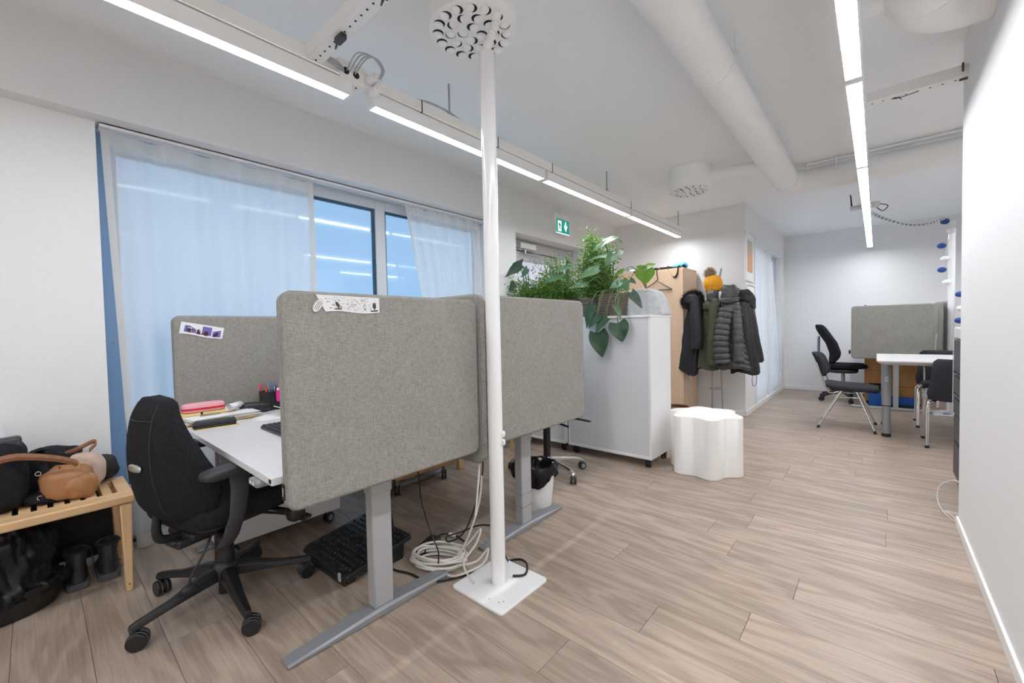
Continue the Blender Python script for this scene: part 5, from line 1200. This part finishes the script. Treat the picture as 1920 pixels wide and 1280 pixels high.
# navy parka with black fur hood, leaning out toward the wardrobe
O = Vector((cx0, cy0, 0)); rz_ = random.Random(11)
def coat(label, grp=None): return thing('coat', label, 'coat', (cx0, cy0, 0))
t = coat('navy black parka with a black fur hood hanging nearest the wardrobe')
b = bm_(); coat_shell(b, (-.145, -.10, 0), (-.315, -.06, 0), 1.43, .56, .085, .135, .075, .095, -.25, 1, 5, .09, sag=-.055); obj('body', b, 'navy', t, angle=80)
b = bm_(); sleeve(b, [(-.165, -.18, 1.38), (-.15, -.21, 1.2), (-.13, -.225, 1.0), (-.14, -.225, .83)], .058, .062, 2); obj('sleeve', b, 'navy', t, angle=80)
b = bm_(); cloth_lump(b, (-.20, -.12, 1.385), .10, .085, .085, 51, .15, .9, .9); h = obj('hood', b, 'navy', t)
b = bm_(); pts = []
for i in range(1500):
    a = rz_.random() * 6.28; s = rz_.uniform(-.022, .022); q = Vector((-.20 + .105 * math.cos(a), -.16 + .03 * math.sin(a) + s, 1.385 + .085 * math.sin(a) + s)); pts.append((q, (math.cos(a), -.5, math.sin(a))))
spikes(b, pts, .045, .0026, rz_); o = obj('fur_trim', b, 'furb', h, smooth=False); o['kind'] = 'stuff'
b = bm_(); tube(b, [(-.23, -.14, .62), (-.235, -.145, .54), (-.228, -.145, .47)], .003, 6, smooth=4); obj('drawcord', b, 'paper', t)
t = coat('olive green parka with a dark collar hanging in the middle of the coat stand')
b = bm_(); coat_shell(b, (.005, -.10, 0), (-.01, -.105, 0), 1.45, .60, .075, .145, .07, .085, .1, 3, 6, .10, sag=0.0); obj('body', b, 'olive', t, angle=80)
b = bm_(); sleeve(b, [(.045, -.20, 1.33), (.05, -.225, 1.1), (.04, -.235, .90), (.035, -.235, .655)], .056, .06, 6); obj('sleeve', b, 'olive', t, angle=80)
b = bm_(); cloth_lump(b, (.01, -.18, 1.31), .095, .05, .05, 61, .2, .8, .8); cloth_lump(b, (.06, -.21, 1.34), .05, .035, .05, 65, .2, .8, .8); obj('hood', b, 'olive', t)
b = bm_(); cloth_lump(b, (.01, -.15, 1.42), .06, .05, .07, 63, .2, .8, .8); obj('collar', b, 'greycoat', t)
t = coat('dark grey quilted puffer jacket hanging at the front of the coat stand')
b = bm_(); coat_shell(b, (.20, -.14, 0), (.235, -.17, 0), 1.42, .615, .080, .150, .075, .105, -.1, 5, 4, .06, .12, 14, nv=110); obj('body', b, 'greycoat', t, angle=80)
b = bm_(); sleeve(b, [(.18, -.25, 1.27), (.155, -.285, 1.08), (.14, -.30, .88), (.155, -.30, .68)], .065, .078, 8, .22, 10); obj('sleeve', b, 'greycoat', t, angle=80)
b = bm_(); sleeve(b, [(.265, -.22, 1.24), (.29, -.26, 1.0), (.30, -.27, .70)], .045, .052, 9, .18, 9); obj('sleeve', b, 'greycoat', t, angle=80)
b = bm_(); cloth_lump(b, (.195, -.17, 1.44), .085, .065, .085, 71, .22, .7, .7); cloth_lump(b, (.195, -.19, 1.36), .10, .06, .04, 75, .2, .8, .8); obj('hood', b, 'greycoat', t)
t = coat('black padded coat with hood hanging on the aisle side of the coat stand')
b = bm_(); coat_shell(b, (.255, -.02, 0), (.32, -.03, 0), 1.43, .56, .085, .135, .08, .10, -.15, 7, 5, .08, .05, 7, sag=.0); obj('body', b, 'blackcoat', t, angle=80)
b = bm_(); sleeve(b, [(.28, -.11, 1.33), (.315, -.14, 1.1), (.345, -.145, .85), (.345, -.14, .62)], .058, .058, 10); obj('sleeve', b, 'blackcoat', t, angle=80)
b = bm_(); cloth_lump(b, (.305, -.05, 1.40), .085, .07, .075, 81, .2, .8, .8); obj('hood', b, 'blackcoat', t)
b = bm_()
for z in (1.2, 1.22): superell(b, (.30 + (1.22 - z), -.178, z), .007, .004, .007, 1, 1, 10, 6)
obj('snap', b, 'steel', t)
t = coat('black coat hanging outermost toward the sheer curtain, a blue ribbon below it')
b = bm_(); coat_shell(b, (.27, .09, 0), (.37, .07, 0), 1.42, .68, .08, .10, .08, .10, .3, 9, 5, .08); obj('body', b, 'blackcoat', t, angle=80)
b = bm_(); sleeve(b, [(.32, .03, 1.30), (.375, .0, 1.08), (.40, -.01, .86), (.39, -.01, .70)], .052, .05, 12); obj('sleeve', b, 'blackcoat', t, angle=80)
b = bm_(); cloth_lump(b, (.31, .03, 1.33), .09, .07, .10, 91, .2, .7, .7); obj('hood', b, 'blackcoat', t)
b = bm_(); tube(b, [(.40, -.06, .60), (.385, -.06, .50), (.392, -.06, .435), (.406, -.06, .425), (.425, -.06, .46), (.43, -.06, .54), (.425, -.06, .60)], .010, 8, smooth=6, flat=.25); obj('ribbon', b, 'cordblue', t)
t = thing('bobble_hat', 'mustard yellow knitted hat with a beige fur bobble on top of the coat stand', 'hat', (cx0 + .0, cy0 - .035, 1.475)); t.rotation_euler = (.0, -.12, 0); t.scale = (1.0, 1.0, 1.08)
b = bm_(); lathe(b, [(.082, .0), (.090, .005), (.092, .04), (.092, .05), (.097, .055), (.094, .11), (.078, .15), (.045, .172), (.001, .178)], 40, wob=lambda a, z: 1 + .02 * math.sin(26 * a) + .03 * math.sin(3 * a + 20 * z)); obj('knit_cap', b, 'mustard', t, angle=80)
b = bm_(); superell(b, (-.02, 0, .20), .04, .04, .036, 1, 1, 16, 10); o = obj('fur_bobble', b, 'fur', t)
b = bm_(); pts = []
for i in range(1500):
    d = Vector((rz_.gauss(0, 1), rz_.gauss(0, 1), rz_.gauss(0, 1))).normalized(); pts.append((Vector((-.02, 0, .20)) + d * .034, d))
spikes(b, pts, .045, .0016, rz_, .35); o2 = obj('fur_hair', b, 'fur', o, smooth=False); o2['kind'] = 'stuff'

# ------------------------------------------------------------------ lobed stool, basket, framed prints
t = thing('lobed_stool', 'white lobed stool shaped like a flower on the floor beside the cabinet', 'stool', (-.985, 3.335, 0))
def lob(a, z): return 1 + .115 * math.cos(6 * a + PI * .10)
b = bm_(); lathe(b, [(.232, 0), (.236, .004), (.236, .426), (.232, .431), (.225, .433)], 120, wob=lob); obj('side_wall', b, 'cream', t, angle=35)
b = bm_(); lathe(b, [(.222, .4335), (.218, .436), (.001, .436)], 120, wob=lob); obj('seat_top', b, 'cream', t, angle=35)
t = thing('basket', 'small dark brown wire basket behind the white stool', 'basket', (-1.90, 4.93, 0)); t.location = (-1.62, 4.56, 0)
b = bm_(); lathe(b, [(.085, 0), (.09, .005), (.112, .225), (.107, .225), (.085, .02), (.001, .02)], 28); obj('basket_body', b, 'brown', t, angle=50)
b = bm_(); tube(b, [(.109 * math.cos(a), .109 * math.sin(a), .226) for a in (2 * PI * i / 28 for i in range(28))], .007, 8, closed=True); obj('rim', b, 'strap', t)
b = bm_(); tube(b, [(.108, 0, .215), (.17, -.01, .20), (.205, -.01, .13), (.19, 0, .08), (.15, 0, .05)], .0028, 6, smooth=6); obj('wire_handle', b, 'dark', t)
M_['print_a'] = mat('orange print', (.64, .34, .17), .6); g = N(M_['print_a']); mp = g.coord('Object', (1, 1, 1)); sp = g.new('ShaderNodeSeparateXYZ'); g.link(mp.outputs[0], sp.inputs[0])
g.base(g.ramp(g.math('MULTIPLY_ADD', sp.outputs[2], 2.3), [(.1, (.70, .36, .20)), (.45, (.66, .38, .20)), (.62, (.55, .40, .27)), (.9, (.45, .52, .45))]))
for n in g.n:
    if n.type == 'MATH': n.inputs[2].default_value = .5
M_['print_b'] = mat('pink print', (.58, .36, .52), .6); g = N(M_['print_b']); mp = g.coord('Object'); sp = g.new('ShaderNodeSeparateXYZ'); g.link(mp.outputs[0], sp.inputs[0])
g.base(g.ramp(g.math('MULTIPLY_ADD', sp.outputs[2], 2.3), [(.1, (.55, .40, .50)), (.5, (.58, .34, .50)), (.9, (.55, .36, .55))]))
for n in g.n:
    if n.type == 'MATH': n.inputs[2].default_value = .5
def picture(label, y0, y1, z0, z1, m):
    t = thing('framed_print', label, 'picture', (-1.1795, (y0 + y1) / 2, (z0 + z1) / 2)); w, h = (y1 - y0) / 2, (z1 - z0) / 2
    b = bm_()
    for q in ((-w, w, h - .014, h), (-w, w, -h, -h + .014), (-w, -w + .014, -h + .014, h - .014), (w - .014, w, -h + .014, h - .014)): box(b, 0, .028, *q)
    obj('frame', b, 'cabw', t, .001); bx('mat_board', 'paper', t, .002, .012, -w + .0142, w - .0142, -h + .0142, h - .0142, smooth=False)
    bx('print', m, t, .0122, .0130, -w * .52, w * .60, -h * .62, h * .68, smooth=False)
picture('upper framed print fading from green to orange beside the far curtain', 5.50, 5.985, 1.61, 2.20, 'print_a')
picture('lower framed print in pink tones, half hidden by the coats', 5.53, 5.985, .985, 1.575, 'print_b')
# ------------------------------------------------------------------ meeting table and its chairs
t = thing('meeting_table', 'white meeting table on round grey telescopic legs near the printer', 'table', (.66, 5.58, 0))
b = bm_(); lp = []
for z, e in ((.700, .055), (.722, .012), (.735, 0), (.744, .002)): lp.append([(-.665 + e, -.52 + e, z), (.665 - e, -.52 + e, z), (.665 - e, .52 - e, z), (-.665 + e, .52 - e, z)])
rings(b, lp); obj('tabletop', b, 'laminate', t, .002, smooth=False)
for x in (-.592, .592):
    for y in (-.262, .33):
        b = bm_(); cyl(b, (x, y, .30), (x, y, .699), .0345, seg=28); lg = obj('leg', b, 'alud', t)
        b = bm_(); cyl(b, (x, y, .03), (x, y, .30), .030, seg=28); obj('inner_tube', b, 'alud', lg)
        b = bm_(); cyl(b, (x, y, .0), (x, y, .032), .0345, seg=28); obj('foot_cap', b, 'rubber', lg, .003)
        b = bm_(); cyl(b, (x, y, .294), (x, y, .302), .0352, seg=28); obj('collar_ring', b, 'rubber', lg)
        b = bm_()
        for z in (.53, .548, .566): box(b, x - .012, x + .014, y - .0356, y - .033, z, z + .006)
        obj('height_mark', b, 'paper', lg)
b = bm_(); box(b, -.60, .60, -.03, .03, .672, .699); obj('crossbeam', b, 'alud', t)
cable('thin black cable hanging below the white meeting table', [(.30, 5.55, .70), (.38, 5.62, .62), (.48, 5.62, .52), (.56, 5.62, .45), (.60, 5.66, .44)], .003)

def cushion(bm, f, nu=16, nv=14): pass
def splay_chair(label, x, y, rz):
    t = thing('visitor_chair', label, 'chair', (x, y, 0), rz)
    b = bm_(); superell(b, (0, .02, .425), .225, .225, .028, .45, .4, 36, 10, fn=lambda p: (p.x, p.y, p.z + .02 * (p.y / .2) ** 2 * (1 if p.y < 0 else -.8))); obj('seat', b, 'greyfab', t, angle=60)
    b = bm_(); superell(b, (0, .02, .402), .19, .18, .012, .4, .4); obj('seat_pan', b, 'blackpl', t)
    b = bm_(); superell(b, (0, -.245, .655), .215, .026, .125, .4, .35, 36, 14, fn=lambda p: (p.x * (1 - .06 * p.z / .12), p.y + .10 * (p.x / .215) ** 2 * .5 - .30 * (p.z) - .05 * (p.z / .12) ** 2 * .3, p.z)); obj('backrest', b, 'greyfab', t, angle=60)
    for s in (-1, 1):
        b = bm_(); tube(b, [(s * .165, -.06, .395), (s * .18, -.12, .37), (s * .19, -.165, .40), (s * .19, -.215, .55), (s * .188, -.255, .68)], .0105, 10, smooth=5); obj('back_upright', b, 'chrome', t)
        b = bm_(); cyl(b, (s * .165, -.045, .398), (s * .235, -.238, .012), .0105, seg=14); lg = obj('leg', b, 'chrome', t)
        b = bm_(); cyl(b, (s * .231, -.228, .028), (s * .2372, -.243, .0), .0125, seg=14); obj('rubber_foot', b, 'rubber', lg)
        b = bm_(); cyl(b, (s * .165, .07, .398), (s * .245, .215, .012), .0105, seg=14); lg = obj('leg', b, 'chrome', t)
        b = bm_(); cyl(b, (s * .2405, .208, .028), (s * .2472, .219, .0), .0125, seg=14); obj('rubber_foot', b, 'rubber', lg)
        b = bm_(); cyl(b, (s * .178, -.08, .330), (s * .178, .092, .332), .007, seg=10); obj('side_bar', b, 'chrome', t)
    b = bm_(); cyl(b, (-.165, -.045, .393), (.165, -.045, .393), .009, seg=10); cyl(b, (-.165, .07, .393), (.165, .07, .393), .009, seg=10); obj('cross_bar', b, 'chrome', t)
    return t
splay_chair('charcoal visitor chair with splayed chrome legs facing the white table', -.225, 5.60, -PI / 2)
def tube_chair(label, x, y, rz):
    t = thing('visitor_chair', label, 'chair', (x, y, 0), rz)
    b = bm_(); superell(b, (0, .03, .43), .225, .225, .030, .45, .4, 32, 10); obj('seat', b, 'greyfab', t, angle=60)
    b = bm_(); lp = []
    for z, w, y0, d in ((.415, .250, -.185, .02), (.47, .262, -.205, .026), (.56, .245, -.225, .028), (.68, .235, -.250, .026), (.75, .225, -.262, .022), (.772, .200, -.265, .012)):
        lp.append([(w * math.copysign(abs(math.cos(a)) ** .4, math.cos(a)), y0 + d * math.copysign(abs(math.sin(a)) ** .6, math.sin(a)) + .06 * math.cos(a) ** 2, z) for a in (2 * PI * i / 32 for i in range(32))])
    rings(b, lp); obj('backrest', b, 'greyfab', t, angle=60)
    for s in (-1, 1):
        b = bm_(); tube(b, [(s * .20, -.10, .395), (s * .235, -.115, .39), (s * .252, -.125, .36), (s * .255, -.15, .20), (s * .258, -.18, .008)], .0125, 12, smooth=5); lg = obj('leg', b, 'chrome', t)
        b = bm_(); cyl(b, (s * .258, -.179, .022), (s * .258, -.181, 0), .015, seg=14); obj('rubber_foot', b, 'rubber', lg)
        b = bm_(); tube(b, [(s * .20, .12, .395), (s * .235, .13, .40), (s * .252, .15, .37), (s * .255, .19, .20), (s * .258, .22, .008)], .0125, 12, smooth=5); lg = obj('leg', b, 'chrome', t)
        b = bm_(); cyl(b, (s * .258, .219, .022), (s * .258, .221, 0), .015, seg=14); obj('rubber_foot', b, 'rubber', lg)
        b = bm_(); tube(b, [(s * .235, -.11, .40), (s * .21, -.02, .375), (s * .235, .12, .405)], .008, 10, smooth=6); obj('side_bar', b, 'chrome', t)
    b = bm_(); tube(b, [(-.19, -.12, .35), (-.19, -.15, .46), (-.19, -.185, .6)], .011, 8, smooth=5); tube(b, [(.19, -.12, .35), (.19, -.15, .46), (.19, -.185, .6)], .011, 8, smooth=5); obj('back_upright', b, 'chrome', t)
    return t
tube_chair('dark grey chrome chair seen from behind at the near side of the table', .585, 5.21, 0.0)
tube_chair('dark grey chrome chair at the far side of the table, facing the camera', .575, 6.16, PI)

# ------------------------------------------------------------------ far workstation
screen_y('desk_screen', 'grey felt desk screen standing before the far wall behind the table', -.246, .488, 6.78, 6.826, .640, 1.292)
screen_x('desk_screen', 'dark edged felt screen standing endwise beside the far service pole', .525, .570, 6.86, 7.66, .64, 1.31)
screen_x('desk_screen', 'second endwise felt screen at the far service pole, slightly behind', .582, .628, 7.10, 7.90, .64, 1.32)
b = bm_(); superell(b, (0, 0, 0), .012, .006, .008, .8, .8); o = tag(obj('blue_pin', b, 'cordblue'), 'tiny dark blue pin on the top edge of the far felt screen', 'pin'); o.location = (-.113, 6.80, 1.296)
t = thing('standing_desk', 'white desk of the far workstation with metal feet below the felt screen', 'desk', (.15, 7.25, 0))
bx('desktop', 'laminate', t, -.405, .365, -.40, .85, .705, .73, .002)
for y in (-.30, .65):
    bx('foot', 'alul', t, -.40, .36, y - .03, y + .03, .004, .03, .004); bx('leg', 'alul', t, .0, .05, y - .03, y + .03, .031, .704, .003)
bx('clip', 'rubber', t, -.425, -.4052, -.39, -.33, .69, .735, .004)
t = thing('drawer_pedestal', 'orange oak drawer cabinet below the far desk', 'pedestal', (.13, 7.58, 0))
bx('carcass', 'oakveneer', t, -.26, .30, -.20, .24, .03, .66, .003)
for i in range(3): bx('drawer', 'oakveneer', t, -.258, .298, -.212, -.2005, .034 + .21 * i, .238 + .21 * i, .002)
bx('plinth', 'dark', t, -.25, .29, -.19, .23, 0, .0299)
t = thing('waste_bin', 'blue plastic waste bin with a black bag at the far desk', 'waste bin', (.0, 7.17, 0))
b = bm_(); lp = []
for z, a, d in ((0, .075, .06), (.006, .078, .063), (.26, .098, .08), (.262, .093, .075), (.02, .072, .055)): lp.append([(p[0], p[1], z) for p in rrect(-a, a, -d, d, .02, 4)])
rings(b, lp); obj('bin_body', b, 'blue', t)
b = bm_(); lathe(b, [(.112, .215), (.115, .25), (.10, .285), (.07, .27), (.03, .22), (.001, .2)], 48, wob=lambda a, z: 1 + .07 * math.sin(6 * a + 40 * z) + .04 * math.sin(13 * a)); obj('bin_liner', b, 'bag', t)
t = thing('crate', 'low blue ribbed plastic tray beside the blue bin', 'tray', (.255, 7.20, 0))
b = bm_(); lp = []
for z, a, d in ((.035, .10, .07), (.04, .115, .08), (.125, .125, .085), (.125, .118, .078), (.05, .10, .07)): lp.append([(p[0], p[1], z) for p in rrect(-a, a, -d, d, .015, 3)])
rings(b, lp); obj('tray_body', b, 'blue', t)
b = bm_()
for i in range(16): box(b, -.112 + i * .0145, -.106 + i * .0145, -.0885, -.076, .045, .118)
o = obj('ribs', b, 'blue', t); o['kind'] = 'stuff'
bx('tray_base', 'rubber', t, -.12, .12, -.08, .08, 0, .034, .004)

t = thing('swivel_chair', 'slim black swivel chair with a tall back at the far desk', 'swivel chair', (-.36, 7.44, 0), -PI / 2)
b = bm_(); superell(b, (0, .03, .49), .23, .24, .035, .5, .5); obj('seat', b, 'blackfab', t)
b = bm_(); superell(b, (0, .0, .425), .19, .17, .035, .5, .6); obj('mechanism', b, 'blackpl', t)
b = bm_(); superell(b, (0, -.19, .80), .205, .040, .27, .4, .45, 32, 18, fn=lambda p: (p.x, p.y + .06 * (p.x / .2) ** 2 - .16 * p.z + .055 * math.cos(p.z / .27 * 2.2 + .9), p.z)); obj('backrest', b, 'blackfab', t)
b = bm_()
for s in (-1, 1): tube(b, [(s * .045, -.12, .42), (s * .045, -.25, .46), (s * .045, -.275, .6), (s * .045, -.275, .90)], .013, 8, smooth=5)
obj('back_bar', b, 'alud', t)
b = bm_(); cyl(b, (0, 0, .10), (0, 0, .40), .022, seg=18); obj('gas_column', b, 'alud', t)
for k in range(5):
    a = 2 * PI * k / 5 + .35; d = Vector((math.cos(a), math.sin(a), 0)); b = bm_(); tube(b, [Vector((0, 0, .12)), d * .15 + Vector((0, 0, .105)), d * .29 + Vector((0, 0, .07))], [.024, .014], 10); lg = obj('base_leg', b, 'blackpl', t)
    n = Vector((-d.y, d.x, 0)); c = d * .29 + Vector((0, 0, .029)); b = bm_()
    for s in (-1, 1): cyl(b, c + n * s * .005, c + n * s * .022, .029, seg=20)
    obj('caster', b, 'rubber', lg, .003)

t = service_pole('far white service pole hung with blue and white string lights', .645, 7.02, .49, .80, 6.80, 7.14, 2.24)
def strand(label, pts, balls):
    t = thing('string_light', label, 'string light', pts[0]); o = Vector(pts[0])
    b = bm_(); tube(b, [Vector(p) - o for p in pts], .0025, 6, smooth=6); obj('cord', b, 'cordw', t)
    for x, y, z, c in balls:
        b = bm_(); superell(b, Vector((x, y, z)) - o, .040, .040, .031, 1, 1, 18, 12); obj('light_ball', b, 'blueball' if c else 'whiteball', t, label='blue cotton ball' if c else 'white cotton ball')
strand('string of blue and white cotton balls hanging down the far pole', [(.60, 6.94, 2.26), (.625, 6.95, 2.12), (.60, 6.93, 1.95), (.585, 6.94, 1.80), (.59, 6.94, 1.68), (.60, 6.95, 1.52)], [(.580, 6.93, 2.226, 1), (.632, 6.93, 2.115, 0), (.556, 6.94, 1.954, 1), (.585, 6.94, 1.803, 0), (.560, 6.94, 1.677, 1), (.602, 6.94, 1.53, 0)])
strand('second string of blue and white cotton balls draped by the printer', [(.735, 6.64, 1.352), (.69, 6.62, 1.37), (.685, 6.62, 1.22), (.69, 6.62, 1.09), (.69, 6.62, .95)], [(.672, 6.6, 1.372, 1), (.68, 6.6, 1.218, 0), (.670, 6.6, 1.089, 1), (.678, 6.6, .950, 0)])
t = thing('shelf_unit', 'open grey shelf unit behind the second string of cotton balls', 'shelf', (.86, 6.20, 0))
bx('upright', 'cabw', t, -.26, -.24, -.15, .15, 0, 1.35, .001); bx('upright', 'cabw', t, .24, .26, -.15, .15, 0, 1.35, .001)
for z in (.05, .5, .95, 1.33): bx('shelf_board', 'cabw', t, -.239, .239, -.15, .15, z, z + .02, .001)
bx('back_board', 'felt', t, -.239, .239, .14, .149, .071, 1.329)
t.location = (.985, 6.75, 0)
spiral_cable(thing('spiral_cable', 'white spiral wrapped cable sagging from the aisle lamps to the far pole', 'cable', (0, 0, 0)), [(-.05, 5.75, 2.22), (.07, 5.95, 2.165), (.24, 6.3, 2.14), (.42, 6.65, 2.18), (.56, 6.9, 2.255), (.64, 7.0, 2.26)], r=.017, core='alud')
cable('pale cable standing up between the far felt screens', [(.506, 6.85, .735), (.507, 6.85, .82), (.512, 6.85, .90), (.518, 6.852, .945)], .006, 'cordw')
t = thing('router', 'small grey wireless router with two aerials fixed at the aisle lamp row', 'router', (-.086, 5.55, 2.30))
bx('router_body', 'printerl', t, -.13, -.035, -.06, .06, -.06, -.035, .004); bx('bracket', 'alul', t, -.035, .08, -.02, .02, -.022, -.016)
for y in (-.04, .03):
    b = bm_(); cyl(b, (-.115, y, -.034), (-.125, y, .085), .007, .005, seg=10); obj('aerial', b, 'rubber', t)
bx('adapter', 'printerl', t, .04, .10, -.05, .05, -.06, -.02, .004)
b = bm_(); tube(b, [(.06, .05, -.04), (.12, .12, -.09), (.16, .10, -.05), (.10, .05, -.03)], .004, smooth=6); obj('cable', b, 'cordb', t)
b = bm_(); box(b, -.035, .035, -.05, .05, 0, .03); superell(b, (.05, .02, .02), .05, .04, .02, .6, .6); o = tag(obj('cable_clutter', b, 'clearpl'), 'clear plastic plugs and adapters on the far pole base', 'plugs'); o.location = (.54, 6.90, .0112)

# ------------------------------------------------------------------ printer behind the wall end, loose cable
t = thing('office_printer', 'tall dark grey office printer just past the end of the aisle wall', 'printer', (.71, 3.80, 0))
px = -.318
bx('lower_cabinet', 'printer', t, px + .002, .30, -.30, .30, .055, .46, .006)
for z0, z1 in ((.47, .60), (.61, .74)): bx('paper_tray', 'printer', t, px, .30, -.30, .30, z0, z1, .006)
for z in (.30, .59, .735):
    bx('tray_handle', 'dark', t, px - .003, px + .02, -.20, .20, z - .012, z + .004, .002)
bx('body', 'printer', t, px, .30, -.30, .30, .75, .97, .008)
b = bm_()
for k in range(9): box(b, px - .002, px + .004, -.26, -.06, .79 + k * .016, .796 + k * .016)
o = obj('vent_slot', b, 'dark', t); o['kind'] = 'stuff'
bx('scanner_lid', 'printerl', t, px - .002, .30, -.30, .30, .972, 1.05, .012); bx('paper_feeder', 'printerl', t, px + .03, .26, -.24, .24, 1.051, 1.13, .02)
bx('side_trim', 'printerl', t, px - .004, px - .0005, .302, .31, .46, .97)
for x in (-.25, .25):
    for y in (-.24, .24): caster_small(t, x, y, .055, .025)
cable('loose white cable curling on the floor at the end of the aisle wall', [(.36, 3.28, .20), (.33, 3.40, .19), (.28, 3.46, .13), (.27, 3.44, .05), (.29, 3.36, .008), (.33, 3.24, .006), (.315, 3.30, .02), (.29, 3.33, .028), (.345, 3.30, .035), (.40, 3.30, .02)], .0032, 'cordw')

# birch stool half seen under the second desk
t = thing('birch_bench', 'birch bench half seen under the second desk by the window', 'bench', (-2.62, 2.52, 0))
bx('seat', 'birch', t, -.16, .16, -.36, .36, .405, .44, .006)
for x in (-.125, .125):
    for y in (-.325, .325): bx('leg', 'birchz', t, x - .02, x + .02, y - .025, y + .025, 0, .4045, .004)
